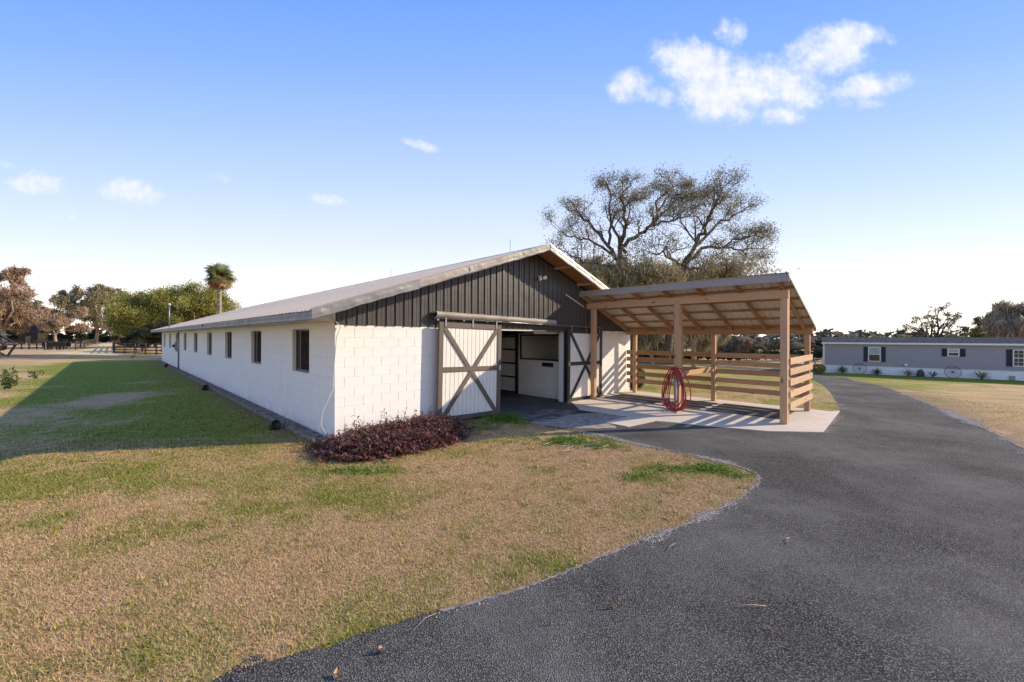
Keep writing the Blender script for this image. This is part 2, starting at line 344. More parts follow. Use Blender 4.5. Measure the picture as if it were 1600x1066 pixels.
# ------------------------------------------------------------------ mesh helpers
def link(name, me, parent=None, mat=None):
    o = bpy.data.objects.new(name, me); COL.objects.link(o)
    if parent is not None: o.parent = parent
    if mat is not None and len(me.materials) == 0: me.materials.append(mat)
    return o
def npmesh(name, verts, faces, attrs=None, smooth=False):
    """faces: (n,3) or (n,4) int array"""
    verts = np.asarray(verts, np.float32); faces = np.asarray(faces, np.int32)
    me = bpy.data.meshes.new(name); k = faces.shape[1]; n = len(faces)
    me.vertices.add(len(verts)); me.vertices.foreach_set('co', verts.ravel())
    me.loops.add(n * k); me.loops.foreach_set('vertex_index', faces.ravel())
    me.polygons.add(n); me.polygons.foreach_set('loop_start', np.arange(0, n * k, k, dtype=np.int32))
    if smooth: me.polygons.foreach_set('use_smooth', np.ones(n, bool))
    for a, val in (attrs or {}).items():
        at = me.attributes.new(a, 'FLOAT', 'POINT'); at.data.foreach_set('value', np.asarray(val, np.float32))
    me.update(calc_edges=True); return me
class MB:
    def __init__(s): s.v = []; s.f = []
    def add(s, vs, fs):
        n = len(s.v); s.v += [tuple(v) for v in vs]; s.f += [tuple(i + n for i in f) for f in fs]; return s
    def box(s, x0, x1, y0, y1, z0, z1):
        return s.add([(x0,y0,z0),(x1,y0,z0),(x1,y1,z0),(x0,y1,z0),(x0,y0,z1),(x1,y0,z1),(x1,y1,z1),(x0,y1,z1)],
                     [(0,3,2,1),(4,5,6,7),(0,1,5,4),(1,2,6,5),(2,3,7,6),(3,0,4,7)])
    def prism(s, prof, axis, a, b):
        """prof: list of 2D points (closed), extruded along axis from a to b"""
        n = len(prof)
        def P(p, t): return {'x': (t, p[0], p[1]), 'y': (p[0], t, p[1]), 'z': (p[0], p[1], t)}[axis]
        return s.add([P(p, a) for p in prof] + [P(p, b) for p in prof],
                     [tuple(range(n))[::-1], tuple(range(n, 2 * n))] + [(i, (i + 1) % n, (i + 1) % n + n, i + n) for i in range(n)])
    def tube(s, pts, r, sides=8, closed=False):
        pts = [Vector(p) for p in pts]; n = len(pts); rs = r if isinstance(r, (list, tuple)) else [r] * n
        base = len(s.v); up = Vector((0, 0, 1))
        prev = None
        for i, p in enumerate(pts):
            a = pts[(i - 1) % n] if (closed or i > 0) else p; b = pts[(i + 1) % n] if (closed or i < n - 1) else p
            d = (b - a).normalized()
            if prev is None:
                q = up if abs(d.z) < .9 else Vector((1, 0, 0)); x = d.cross(q).normalized()
            else:
                x = (prev - d * prev.dot(d)).normalized()
            prev = x; y = d.cross(x)
            for k in range(sides):
                t = 2 * math.pi * k / sides; s.v.append(tuple(p + (x * math.cos(t) + y * math.sin(t)) * rs[i]))
        m = n if closed else n - 1
        for i in range(m):
            for k in range(sides):
                a = base + i * sides + k; b = base + i * sides + (k + 1) % sides
                j = ((i + 1) % n) * sides
                s.f.append((a, b, base + j + (k + 1) % sides, base + j + k))
        if not closed:
            s.f.append(tuple(base + k for k in range(sides))[::-1]); s.f.append(tuple(base + (n - 1) * sides + k for k in range(sides)))
        return s
    def lathe(s, prof, sides=16, c=(0, 0, 0)):
        base = len(s.v)
        for (r, z) in prof:
            for k in range(sides):
                t = 2 * math.pi * k / sides; s.v.append((c[0] + r * math.cos(t), c[1] + r * math.sin(t), c[2] + z))
        for i in range(len(prof) - 1):
            for k in range(sides):
                a = base + i * sides + k; b = base + i * sides + (k + 1) % sides
                s.f.append((a, b, b + sides, a + sides))
        return s
    def mesh(s, name, smooth=False):
        me = bpy.data.meshes.new(name); me.from_pydata(s.v, [], s.f)
        if smooth: me.polygons.foreach_set('use_smooth', [True] * len(me.polygons))
        me.update(); return me
    def obj(s, name, mat, parent=None, smooth=False): return link(name, s.mesh(name, smooth), parent, mat)
def chamfer_box(L, Wd, T, c=.006, cx=None):
    """box centred at origin with chamfered edges, length on X"""
    hx, hy, hz = L / 2, Wd / 2, T / 2; cx = c if cx is None else cx
    bm = bmesh.new(); bmesh.ops.create_cube(bm, size=1.0)
    for v in bm.verts: v.co = Vector((v.co.x * L, v.co.y * Wd, v.co.z * T))
    bmesh.ops.bevel(bm, geom=list(bm.edges), offset=c, segments=1, affect='EDGES', clamp_overlap=True)
    me = bpy.data.meshes.new('board'); bm.to_mesh(me); bm.free(); return me
_bc = {}
def board(name, p0, p1, wd, th, mat, parent, up=(0, 0, 1), c=.005, roll=0.0):
    """a board from p0 to p1; th is measured along 'up', wd across"""
    p0, p1 = Vector(p0), Vector(p1); L = (p1 - p0).length
    key = (round(L, 3), round(wd, 3), round(th, 3), mat.name)
    if key not in _bc: _bc[key] = chamfer_box(L, wd, th, c); _bc[key].materials.append(mat)
    o = bpy.data.objects.new(name, _bc[key]); COL.objects.link(o); o.parent = parent
    x = (p1 - p0).normalized(); z = Vector(up); z = (z - x * z.dot(x)).normalized(); y = z.cross(x)
    m = Matrix((x, y, z)).transposed().to_4x4(); m.translation = (p0 + p1) / 2
    o.matrix_local = m @ Matrix.Rotation(roll, 4, 'X'); return o
def tag(o, label=None, cat=None, group=None, kind=None):
    if label: o['label'] = label
    if cat: o['category'] = cat
    if group: o['group'] = group
    if kind: o['kind'] = kind
    return o
def empty(name, loc, rz=0.0, label=None, cat=None, group=None):
    o = bpy.data.objects.new(name, None); COL.objects.link(o); o.location = loc; o.rotation_euler = (0, 0, rz)
    o.empty_display_size = .3; return tag(o, label, cat, group)
def copy_tree(o, parent=None):
    c = o.copy(); COL.objects.link(c); c.parent = parent
    for ch in list(o.children): copy_tree(ch, c)
    return c

def poly_mesh(name, pts, z, mat, thick=0.0, parent=None, edge=None):
    """flat polygon sheet (optionally with sides) from world xy points"""
    bm = bmesh.new(); vv = [bm.verts.new((x, y, z)) for x, y in pts]
    f = bm.faces.new(vv)
    if f.normal.z < 0: f.normal_flip()
    bm.normal_update()
    if f.normal.z < 0: bmesh.ops.reverse_faces(bm, faces=[f])
    if thick:
        r = bmesh.ops.extrude_face_region(bm, geom=[f]); nv = [e for e in r['geom'] if isinstance(e, bmesh.types.BMVert)]
        for v in nv: v.co.z -= thick
    bmesh.ops.triangulate(bm, faces=list(bm.faces)); bmesh.ops.recalc_face_normals(bm, faces=list(bm.faces))
    me = bpy.data.meshes.new(name); bm.to_mesh(me); bm.free(); return link(name, me, parent, mat)
def dens(pts, step=.12, jit=.02, closed=False, seed=1):
    """resample a polyline and roughen it"""
    r = np.random.default_rng(seed); P = [np.array(p, float) for p in pts]; out = []
    if closed: P.append(P[0])
    # catmull-rom
    Q = []
    n = len(P)
    for i in range(n - 1):
        p0 = P[i - 1] if i > 0 else P[i]; p1 = P[i]; p2 = P[i + 1]; p3 = P[i + 2] if i + 2 < n else P[i + 1]
        k = max(2, int(np.linalg.norm(p2 - p1) / step))
        for j in range(k):
            t = j / k
            q = .5 * ((2 * p1) + (-p0 + p2) * t + (2 * p0 - 5 * p1 + 4 * p2 - p3) * t * t + (-p0 + 3 * p1 - 3 * p2 + p3) * t ** 3)
            Q.append(q)
    if not closed: Q.append(P[-1])
    return [(float(q[0] + r.normal(0, jit)), float(q[1] + r.normal(0, jit))) for q in Q]

# ------------------------------------------------------------------ driveway outline
# lawn side of the drive, from behind the camera round the lawn tip and back to the barn door
lawn_edge_px = [(330,1066),(420,1036),(500,1014),(603,980),(688,957),(781,932),(853,908),(928,877),(1000,849),(1086,815),(1150,784),(1176,765),
                (1188,752),(1181,741),(1142,725),(1077,711),(1003,696),(964,687),(930,679),(893,673),(853,666),(820,658),(795,653)]
lawn_edge = [(-5.5, -6.0), (-3.3, 0.3)] + [G(*p) for p in lawn_edge_px]
lawn_edge_f = dens(lawn_edge, .07, .012, seed=5)
def hi(u, v): return W(u, v)
drive_near = lawn_edge_f + [W(4.3, -.02), W(7.42, -.02), G(893, 629)] + \
    [G(906,641), G(982,652), G(945,661), G(982,668), G(1024,659), G(1050,661), G(1100,666), G(1200,675), G(1284,677)] + \
    dens([G(1287,676), G(1313,643), G(1311,633)], .1, .02, seed=6) + \
    dens([G(1467,638), G(1504,655), G(1553,677), G(1600,701), (8.9, 6.2), (8.0, 4.0), (7.2, 0), (7.0, -6)], .1, .015, seed=8)
from mathutils.geometry import intersect_point_line
def inpoly(x, y, poly):
    x = np.asarray(x, float); y = np.asarray(y, float); ins = np.zeros(x.shape, bool); P = np.array(poly)
    x0, y0 = P[:, 0], P[:, 1]; x1, y1 = np.roll(x0, -1), np.roll(y0, -1)
    for a, b, c, d in zip(x0, y0, x1, y1):
        if b == d: continue
        m = ((b > y) != (d > y)) & (x < (c - a) * (y - b) / (d - b) + a); ins ^= m
    return ins
def dist_line(x, y, line):
    x = np.asarray(x, float); y = np.asarray(y, float); D = np.full(x.shape, 1e9)
    for (a, b), (c, d) in zip(line[:-1], line[1:]):
        vx, vy = c - a, d - b; L = vx * vx + vy * vy + 1e-12
        t = np.clip(((x - a) * vx + (y - b) * vy) / L, 0, 1); D = np.minimum(D, np.hypot(x - a - t * vx, y - b - t * vy))
    return D
coarse_near = [(-5.5,-6.0),(-3.3,.3)] + [G(*p) for p in lawn_edge_px] + drive_near[len(lawn_edge_f):]
# far part: left / right edge stations
farL = [G(1311,633), G(1301,616), G(1289,604), G(1267,593), G(1225,584), G(1160,577), G(1080,571), G(985,567)]
farR = [G(1467,638), G(1411,616), G(1357,599), G(1321,590), G(1262,582), G(1180,575), G(1090,569), G(985,565)]

far_poly = farL + farR[::-1]
# ------------------------------------------------------------------ lawn colour map (what grows where)
BL = [ # photo pixel, radii in metres, amount (positive greener)
 (860,690,1.2,.35,.75),(905,690,.8,.4,.7),(1010,712,1.1,.4,.3),(1085,732,.7,.22,.95),(1120,735,.45,.2,.9),(1165,744,.35,.16,.95),(1000,748,.35,.25,.95),(1003,735,.4,.2,.6),
 (760,668,.8,.35,.95),(790,660,.9,.25,.95),(700,712,.9,.3,.5),(560,737,.8,.18,.7),(620,735,.6,.15,.4),(840,735,.6,.25,.4),(880,780,.5,.25,.25),(950,700,.5,.2,.7),
 (820,900,.7,.3,.35),(930,885,.5,.2,.3),(600,960,1.2,.35,.22),(350,1000,1.4,.35,.16),(420,1040,1.0,.3,.16),(100,1040,.8,.3,.12),(120,740,2.2,.5,.5),(40,760,1.5,.5,.45),(250,790,1.5,.5,.3),
 (60,830,1.2,.5,.35),(520,780,1.2,.5,.32),(430,760,1.2,.4,.3),(300,830,1.0,.4,.2),(480,800,1.0,.3,.25),(330,745,1.4,.3,-.15),(1010,600,4,2,.2)]
DB = [(890,700,1.5,.5,.6),(960,720,1.6,.6,.55),(1060,760,1.0,.4,.25),(480,705,.5,.5,.9),(500,735,.5,.25,.6),(720,740,1.2,.5,.3),(250,905,1.0,.25,.35),(1100,720,.8,.15,.5),(850,865,.5,.2,.35)]
def greenmap(x, y):
    u, v = UV(x, y); x = np.asarray(x, float); y = np.asarray(y, float)
    n = fbm(x, y, .35, 4, 1); n2 = fbm(x, y, 1.6, 4, 5)
    g = np.full(x.shape, .16) + (n - .5) * .5
    shade = sstep(.3, -1.2, u) * sstep(-1.6, 1.0, v - 0.62 * (-u) * 0 + .6 * 0)      # lush side of the barn
    shade = sstep(.5, -.6, u) * sstep(-1.0, 1.5, v + .55 * u * 0)
    g = g + shade * (.27 + (n - .5) * 1.3) * sstep(-16, -7, u)
    g = g + .4 * sstep(-3.2, -.8, u) * sstep(.4, -.2, u) * sstep(1, 3, v) * sstep(42, 37, v)
    g = g + .45 * sstep(20, 34, v) * sstep(-20, -6, u) * sstep(40.5, 39, v) * (u < .5)
    g = g + .34 * (y > 0) * sstep(9.5, 11.5, u) * sstep(-14, -6, v) * (u < 60)
    g = g + .15 * sstep(12, 20, x) * (y < 40)
    g = g + .14 * sstep(4.6, 6.4, y) * sstep(0, -3, x) * sstep(1.2, -1.0, u)
    hp_ = (x - 33.9) * .593 * -1 + (y - 45.0) * -.805; g = g + .8 * sstep(6.5, 4.0, hp_) * (hp_ > -1) * (x > 25)
    g = g - .42 * sstep(-9, -15, x) * sstep(-5.2, -6.6, u) * sstep(8, 14, y)
    g = g - .25 * (y > 48) * (x < 0)
    for (px, py, a, b, s) in BL:
        cx, cy = G(px, py); g = g + s * np.exp(-(((x - cx) / a) ** 2 + ((y - cy) / b) ** 2) * 1.0) * np.clip((n2 - .33) * 3.6, 0, 1.3)
    g = g + .15 * sstep(-1.5, -5.0, x) * sstep(3.6, 5.5, y) * (u < 1) + .02 * (v < .2) * (y > 2.4) * (u < 9)
    n3 = fbm(x, y, 5.5, 3, 21); g = g + (n2 - .5) * .45 + (n3 - .5) * .55
    return np.clip(g, 0, 1)
def dirtmap(x, y):
    u, v = UV(x, y); n = fbm(x, y, 1.2, 4, 9)
    d = np.zeros(np.shape(x))
    for (px, py, a, b, s) in DB:
        cx, cy = G(px, py); d = d + s * np.exp(-(((x - cx) / a) ** 2 + ((y - cy) / b) ** 2))
    d = d + .9 * sstep(-1.0, -.45, u) * sstep(.3, 0, u) * (v > -1.2) * (v < 38)
    d = d + .8 * sstep(-.9, .1, u) * sstep(4, 3, u) * sstep(-2.0, -1.0, v) * (v < .2)
    d = d * (.5 + n)
    dr = dist_line(x, y, [p for p in farR[:4]] + [G(1504,655), G(1553,677), G(1600,701), (8.9, 6.2)])
    d = d + .75 * sstep(1.3, .2, dr) * (n > .3)
    dl = dist_line(x, y, [G(*p) for p in lawn_edge_px[11:21]]); d = d + .6 * sstep(.7, .1, dl)
    return np.clip(d, 0, 1)

# ------------------------------------------------------------------ ground
def axis(lo, hi, near0, near1, step, grow=1.16):
    a = list(np.arange(near0, near1 + 1e-6, step)); s = step; x = near1
    while x < hi: s = min(s * grow, 160); x += s; a.append(x)
    s = step; x = near0; b = []
    while x > lo: s = min(s * grow, 160); x -= s; b.append(x)
    return np.array(b[::-1] + a)
def axis_soft(lo, hi, n0, n1, st, m0, m1):
    """fine st between n0..n1, at most 1 m cells between m0..m1, then growing"""
    a = [n0]; s = st
    while a[-1] < n1: a.append(a[-1] + st)
    while a[-1] < m1: s = min(s * 1.15, 1.0); a.append(a[-1] + s)
    while a[-1] < hi: s = min(s * 1.3, 250); a.append(a[-1] + s)
    b = [n0]; s = st
    while b[-1] > m0: s = min(s * 1.15, 1.0); b.append(b[-1] - s)
    while b[-1] > lo: s = min(s * 1.3, 250); b.append(b[-1] - s)
    return np.array(b[1:][::-1] + a)
gxs = axis_soft(-2500, 2500, -12, 10, .11, -45, 75); gys = axis_soft(-600, 3000, 1.6, 13.5, .11, -5, 90)
GX, GY = np.meshgrid(gxs, gys); nx, ny = len(gxs), len(gys)
gz_ = H(GX, GY)
vv = np.stack([GX.ravel(), GY.ravel(), gz_.ravel()], 1)
ii = (np.arange(ny - 1)[:, None] * nx + np.arange(nx - 1)[None, :]).ravel()
ff = np.stack([ii, ii + 1, ii + 1 + nx, ii + nx], 1)
gnd = link('ground', npmesh('ground', vv, ff, {'green': greenmap(vv[:, 0], vv[:, 1]), 'dirt': dirtmap(vv[:, 0], vv[:, 1])}, True), None, M['ground'])
tag(gnd, kind='structure')

# ------------------------------------------------------------------ driveway and other sheets
bm = bmesh.new()
vn = [bm.verts.new((x, y, .008)) for x, y in drive_near]; f = bm.faces.new(vn); bm.normal_update()
if f.normal.z < 0: bmesh.ops.reverse_faces(bm, faces=[f])
bmesh.ops.triangulate(bm, faces=list(bm.faces))
def resamp(P, n):
    P = np.array(P); d = np.r_[0, np.cumsum(np.hypot(*np.diff(P, axis=0).T))]; t = np.linspace(0, d[-1], n)
    return np.stack([np.interp(t, d, P[:, 0]), np.interp(t, d, P[:, 1])], 1)
Lf, Rf = [], []
for (A, B) in ((farL, Lf), (farR, Rf)):
    A = np.array(A)
    for i in range(len(A) - 1):
        for t in np.linspace(0, 1, 14)[:-1]: B.append(A[i] * (1 - t) + A[i + 1] * t)
    B.append(A[-1])
NW = 14; prev = None
for i in range(len(Lf)):
    row = []
    for j in range(NW + 1):
        q = Lf[i] * (1 - j / NW) + Rf[i] * (j / NW)
        if j in (0, NW): q = q + rng.normal(0, .02, 2)
        row.append(bm.verts.new((q[0], q[1], float(H(q[0], q[1])) + .010)))
    if prev:
        for j in range(NW):
            fc = bm.faces.new((prev[j], prev[j + 1], row[j + 1], row[j]))
    prev = row
bm.normal_update()
for fc in bm.faces:
    if fc.normal.z < 0: fc.normal_flip()
me = bpy.data.meshes.new('driveway'); bm.to_mesh(me); bm.free()
tag(link('driveway', me, None, M['asphalt']), kind='structure')

# pale sandy gravel along the lawn edge and along the far side of the drive
def ribbon(name, line, w0, w1, z, mat, seed, cover=.35):
    r = np.random.default_rng(seed); P = np.array(line); vs_, fs_ = [], []
    T = np.gradient(P, axis=0); T /= np.linalg.norm(T, axis=1)[:, None] + 1e-9; N = np.stack([-T[:, 1], T[:, 0]], 1)
    d = np.r_[0, np.cumsum(np.hypot(*np.diff(P, axis=0).T))]
    a = fbm(d, d * 0 + seed, 3.2, 5, seed); b = fbm(d, d * 0 + seed + 9, 5.1, 5, seed + 3)
    for i in range(len(P)):
        k = max(0, (a[i] - cover) * 2.4); k2 = max(.0, (b[i] - .25) * 2)
        p = P[i] + N[i] * (w0 * k + .012); q = P[i] - N[i] * (w1 * k2 + .012)
        vs_ += [(p[0], p[1], float(H(*p)) + z), (q[0], q[1], float(H(*q)) + z)]
    for i in range(len(P) - 1): fs_.append((2 * i, 2 * i + 1, 2 * i + 3, 2 * i + 2))
    m_ = MB(); m_.add(vs_, fs_); me = m_.mesh(name)
    return tag(link(name, me, None, mat), kind='structure')
M['edge_dirt'] = m_plain('edge_dirt', (.27, .225, .175), .95, .1, var=.35, sc=9, bump=.01)
def grit(name, line, n, wd, seed, label, cover=.4, s0=.0042):
    r = np.random.default_rng(seed); P = np.array(line); d = np.r_[0, np.cumsum(np.hypot(*np.diff(P, axis=0).T))]
    t = r.random(n) * d[-1]; k = fbm(t, t * 0 + seed, 1.1, 5, seed); keep = r.random(n) < np.clip((k - cover) * 5, 0.04, 1); t = t[keep]; k = k[keep]; n = len(t)
    x = np.interp(t, d, P[:, 0]) + r.normal(0, wd, n) * (.5 + k); y = np.interp(t, d, P[:, 1]) + r.normal(0, wd, n) * (.5 + k)
    sz = s0 * (.4 + np.minimum(r.exponential(.7, n), 3)); b = np.array([[1, 0, 0], [0, 1, 0], [-1, 0, 0], [0, -1, 0], [0, 0, .7]], float)
    a = r.random(n) * 6.283; c, s_ = np.cos(a)[:, None], np.sin(a)[:, None]; bx_ = b[None, :, 0] * (1 + .5 * r.random((n, 1))); by_ = b[None, :, 1]
    V_ = np.stack([x[:, None] + (bx_ * c - by_ * s_) * sz[:, None], y[:, None] + (bx_ * s_ + by_ * c) * sz[:, None], H(x, y)[:, None] + .010 + b[None, :, 2] * sz[:, None]], 2).reshape(-1, 3)
    q = (np.arange(n) * 5)[:, None]; F_ = np.stack([np.concatenate([q, q + 1, q + 4], 1), np.concatenate([q + 1, q + 2, q + 4], 1), np.concatenate([q + 2, q + 3, q + 4], 1), np.concatenate([q + 3, q, q + 4], 1)], 1).reshape(-1, 3)
    return tag(link(name, npmesh(name, V_, F_), None, M['sand']), label, 'gravel', kind='stuff')
eA = dens([G(*p) for p in lawn_edge_px[4:22]], .05, .01, seed=11); eB = dens([G(1411,616), G(1467,638), G(1504,655), G(1553,677), G(1600,701), (8.9, 6.2)], .05, .02, seed=12); eC = dens([G(1287,676), G(1313,643), G(1311,633), G(1301,616)], .05, .02, seed=13)
ribbon('edge_strip', eA, .022, .0, .012, M['edge_dirt'], 4, .4); ribbon('edge_strip', eB, .05, .03, .015, M['edge_dirt'], 6, .45)
grit('edge_gravel', eA, 52000, .045, 41, 'pale sand and small stones along the lawn tip edge of the drive', .47); grit('edge_gravel', eB, 30000, .08, 42, 'pale sand and small stones along the far right edge of the drive', .45, .0075); grit('edge_gravel', eC, 9000, .06, 43, 'pale grit at the corner of the concrete slab', .42, .006)
slab_pts = [W(7.5, -.02), G(893,629), G(906,641), G(982,652), G(945,661), G(982,668), G(1024,659), G(1050,661), G(1100,666), G(1200,675), G(1287,676.5), G(1313,643), W(11.62, -6.4), W(11.62, -.02)]
slab = poly_mesh('concrete_slab', slab_pts, .022, M['concrete'], .03); tag(slab, kind='structure')
tag(poly_mesh('concrete_apron', [G(800,655), G(853,640), G(905,642), G(893,648), G(850,660)], .0135, M['mud']), kind='structure')
M['dirt_patch'] = m_plain('dirt_patch', (.36, .30, .245), .95, .1, var=.3, sc=6, bump=.008)
tag(poly_mesh('dirt_patch', dens([G(828,662), G(862,652), G(935,646), G(980,653), G(950,661), G(966,669), G(905,670), G(860,667)], .12, .03, True, 17)[:-1], .0125, M['dirt_patch']), kind='structure')
# left road behind the barn and sandy track between the paddocks
def band(name, top, bot, z, mat, n=60):
    a, b = resamp(top, n), resamp(bot, n); m_ = MB(); vs_ = []; fs_ = []
    for i in range(n):
        for q in (a[i], b[i]): vs_.append((q[0], q[1], float(H(*q)) + z))
    for i in range(n - 1): fs_.append((2 * i, 2 * i + 1, 2 * i + 3, 2 * i + 2))
    m_.add(vs_, fs_); return tag(link(name, m_.mesh(name), None, mat), kind='structure')
band('far_road', [(-95, 46.5), (-58, 45.8), (-30, 44.5), (-10, 43.5)], [(-95, 37.5), (-50, 37.9), (-30, 39.2), (-8, 39.5)], .02, M['asphalt'])
M['track'] = m_plain('tan_track', (.70, .53, .27), .95, .1, var=.2, sc=2)
band('sandy_track', [G(150,533), G(158,537), G(150,543), G(120,549), G(60,553)], [G(176,533.5), G(178,538), G(176,545), G(180,554), G(190,556)], .015, M['track'])
band('sandy_track', [G(1060,561), G(1120,563), G(1225,567)], [G(1060,564.5), G(1120,566), G(1225,570)], .015, M['sand'])

# ================================================================== BARN
barn = empty('horse_barn', (float(C0[0]), float(C0[1]), 0), ANG, 'long low white block horse barn with dark ribbed gable and grey metal roof', 'barn')
BW, BL_, WH, RU = 11.6, 37.3, 2.40, 5.8
SL = .3374; DG, DE = .75, .68          # gable and eave overhang
def rz(u): return 4.785 - SL * abs(u - RU)     # top of roof sheet
Zc, CH, BLK = .062, .2032, .4064
# wall cores (mortar faces sit 5 mm behind the block faces)
wt_ = .19
def wall_core(name, boxes, mat=M['mortar']):
    m_ = MB()
    for b in boxes: m_.box(*b)
    return m_.obj(name, mat, barn)
wins = [1.483 + 4.12 * k for k in range(9)]; WW, WZ0, WZ1 = 1.2, Zc + 6 * CH, Zc + 11 * CH
bx = []; e = .005
bx.append((e, wt_, e, BL_, -.2, WZ0)); bx.append((e, wt_, e, BL_, WZ1, WH + .05))
prev_v = e
for wv in wins: bx.append((e, wt_, prev_v, wv, WZ0, WZ1)); prev_v = wv + WW
bx.append((e, wt_, prev_v, BL_, WZ0, WZ1))
wall_core('left_wall', bx)
DO0, DO1 = 4.36, 7.36
wall_core('front_wall', [(wt_, DO0, e, wt_, -.2, WH - .03)]); wall_core('front_wall', [(DO1, BW - wt_ - .002, e, wt_, -.2, WH - .03)])
wall_core('right_wall', [(BW - wt_, BW - e, e, BL_, -.2, WH + .05)])
wall_core('rear_wall', [(wt_, BW - wt_, BL_ - wt_, BL_ - e, -.2, WH + .05)])
# blocks: nearest ones as parts, the rest joined
bmesh_blk = chamfer_box(BLK - .005, .02, CH - .005, .0035); bmesh_blk.materials.append(M['block'])
bhalf = chamfer_box(BLK / 2 - .007, .02, CH - .005, .0035); bhalf.materials.append(M['block'])
btop = chamfer_box(BLK - .005, .02, .10, .0035); btop.materials.append(M['block'])
def wall_blocks(place, length, v0, skip, limit, top, joined, colour=None):
    """place(s, z, off) -> (loc, rotz)"""
    rows = int((top - Zc) / CH + .999)
    for r_ in range(-1, rows):
        z0 = Zc + r_ * CH; z1 = min(z0 + CH, top); z0c = max(z0, -.02)
        off = BLK / 2 if r_ % 2 else 0
        s = v0 - off
        while s < length - .02:
            a, b = max(s, v0), min(s + BLK, length); s += BLK
            if b - a < .04: continue
            segs = [(a, b)]
            for (w0, w1, q0, q1) in skip:
                if z1 > q0 + .02 and z0 < q1 - .02:
                    ns = []
                    for (c, d) in segs:
                        if d <= w0 or c >= w1: ns.append((c, d))
                        else:
                            if w0 - c > .03: ns.append((c, w0))
                            if d - w1 > .03: ns.append((w1, d))
                    segs = ns
            for (c, d) in segs:
                if limit(c, d, z0): 
                    mid = (c + d) / 2; L = d - c - .005; Hh = z1 - z0c - .005
                    key = ('blk', round(L, 3), round(Hh, 3))
                    if key not in _bc: _bc[key] = chamfer_box(L, .02, Hh, .0035); _bc[key].materials.append(M['block'])
                    o = bpy.data.objects.new('block', _bc[key]); COL.objects.link(o); o.parent = barn
                    loc, rzz = place(mid, (z0c + z1) / 2); o.location = (loc[0], loc[1], loc[2]); o.rotation_euler = (rng.normal(0, .003), 0, rzz + rng.normal(0, .002))
                else:
                    joined.append((c + .0025, d - .0025, z0c + .0025, z1 - .0025))
jl, jf = [], []
wall_blocks(lambda s, z: ((.010 - .0, s, z), R(90)), BL_, 0.022, [(x, x + WW, WZ0, WZ1) for x in wins], lambda c, d, z: d < 4.35, WH + .04, jl)
wall_blocks(lambda s, z: ((s, .010, z), 0), DO0, 0.0, [], lambda c, d, z: c < 3.2, WH - .03, jf)
jf2 = []
wall_blocks(lambda s, z: ((s, .010, z), 0), BW, DO1, [], lambda c, d, z: False, WH - .03, jf2)
m_ = MB()
for (a, b, c, d) in jl: m_.box(0, .015, a, b, c, d)
tag(m_.obj('block_courses', M['block'], barn), kind='stuff')
m_ = MB()
for (a, b, c, d) in jf + jf2: m_.box(a, b, 0, .015, c, d)
tag(m_.obj('block_courses', M['block'], barn), kind='stuff')
# timber edging and dirt strip along the left wall
rr = np.random.default_rng(4)
vv0 = .2
while vv0 < BL_:
    L = 2.4; u0 = -.30 + rr.normal(0, .01)
    board('edging_timber', (u0, vv0, .03), (u0 + rr.normal(0, .012), min(vv0 + L - .02, BL_), .03 + rr.normal(0, .006)), .10, .09, M['timber'], barn, c=.012)
    vv0 += L
m_ = MB(); m_.box(-.245, -.002, .0, BL_ + .3, -.05, .035); m_.obj('footing', M['timber'], barn)
# windows
for i, wv in enumerate(wins):
    wo_ = MB()
    fr = .035
    x0, x1 = .085, .13
    wo_.box(x0, x1, wv, wv + fr, WZ0, WZ1); wo_.box(x0, x1, wv + WW - fr, wv + WW, WZ0, WZ1)
    wo_.box(x0, x1, wv + fr, wv + WW - fr, WZ0, WZ0 + fr + .01); wo_.box(x0, x1, wv + fr, wv + WW - fr, WZ1 - fr, WZ1)
    wo_.box(x0 + .005, x1 - .005, wv + WW * .72, wv + WW * .72 + .045, WZ0 + fr + .01, WZ1 - fr)
    win = wo_.obj('window', M['frame'], barn)
    s1 = MB().box(.112, .116, wv + fr, wv + WW * .72, WZ0 + fr + .01, WZ1 - fr).obj('screen', M['screen'], win)
    s2 = MB().box(.100, .104, wv + WW * .72 + .045, wv + WW - fr, WZ0 + fr + .01, WZ1 - fr).obj('pane', M['dark_glass'], win)
    MB().box(-.012, .09, wv - .01, wv + WW + .01, WZ0 - .025, WZ0 - .002).obj('sill', M['block'], win)
# gable siding: one ribbed panel every 22 cm
npan = 53; pw = BW / npan
def siding(parent, vplane, sgn, name='siding_panel'):
    for k in range(npan):
        u0 = k * pw; u1 = u0 + pw
        def top(u): return rz(u) - .10
        pr = [(0, 0), (.012, .0), (.024, .026), (.052, .026), (.064, 0), (.130, 0), (.136, .006), (.146, .006), (.152, 0), (pw, 0)]
        vs_, fs_ = [], []
        for (a, h) in pr:
            u = u0 + a; z0 = WH - .03 - (.012 if k % 3 else 0)
            vs_ += [(u, vplane + sgn * h, z0), (u, vplane + sgn * h, top(u))]
        n = len(pr)
        for j in range(n - 1): fs_.append((2 * j, 2 * j + 1, 2 * j + 3, 2 * j + 2) if sgn > 0 else (2 * j, 2 * j + 2, 2 * j + 3, 2 * j + 1))
        m2 = MB().add(vs_, fs_)
        m2.box(u0 + .002, u1 - .002, vplane + (.004 if sgn < 0 else -.03), vplane + (.03 if sgn < 0 else -.004), WH - .028, top(u0 if u0 < RU else u1) )
        m2.obj(name, M['siding'], parent)
siding(barn, -.012, -1)
# rear gable: plain
m_ = MB(); m_.prism([(0, WH), (BW, WH), (BW, rz(BW) - .1), (RU, rz(RU) - .1), (0, rz(0) - .1)], 'y', BL_ - .03, BL_ + .01); m_.obj('rear_gable', M['siding'], barn)
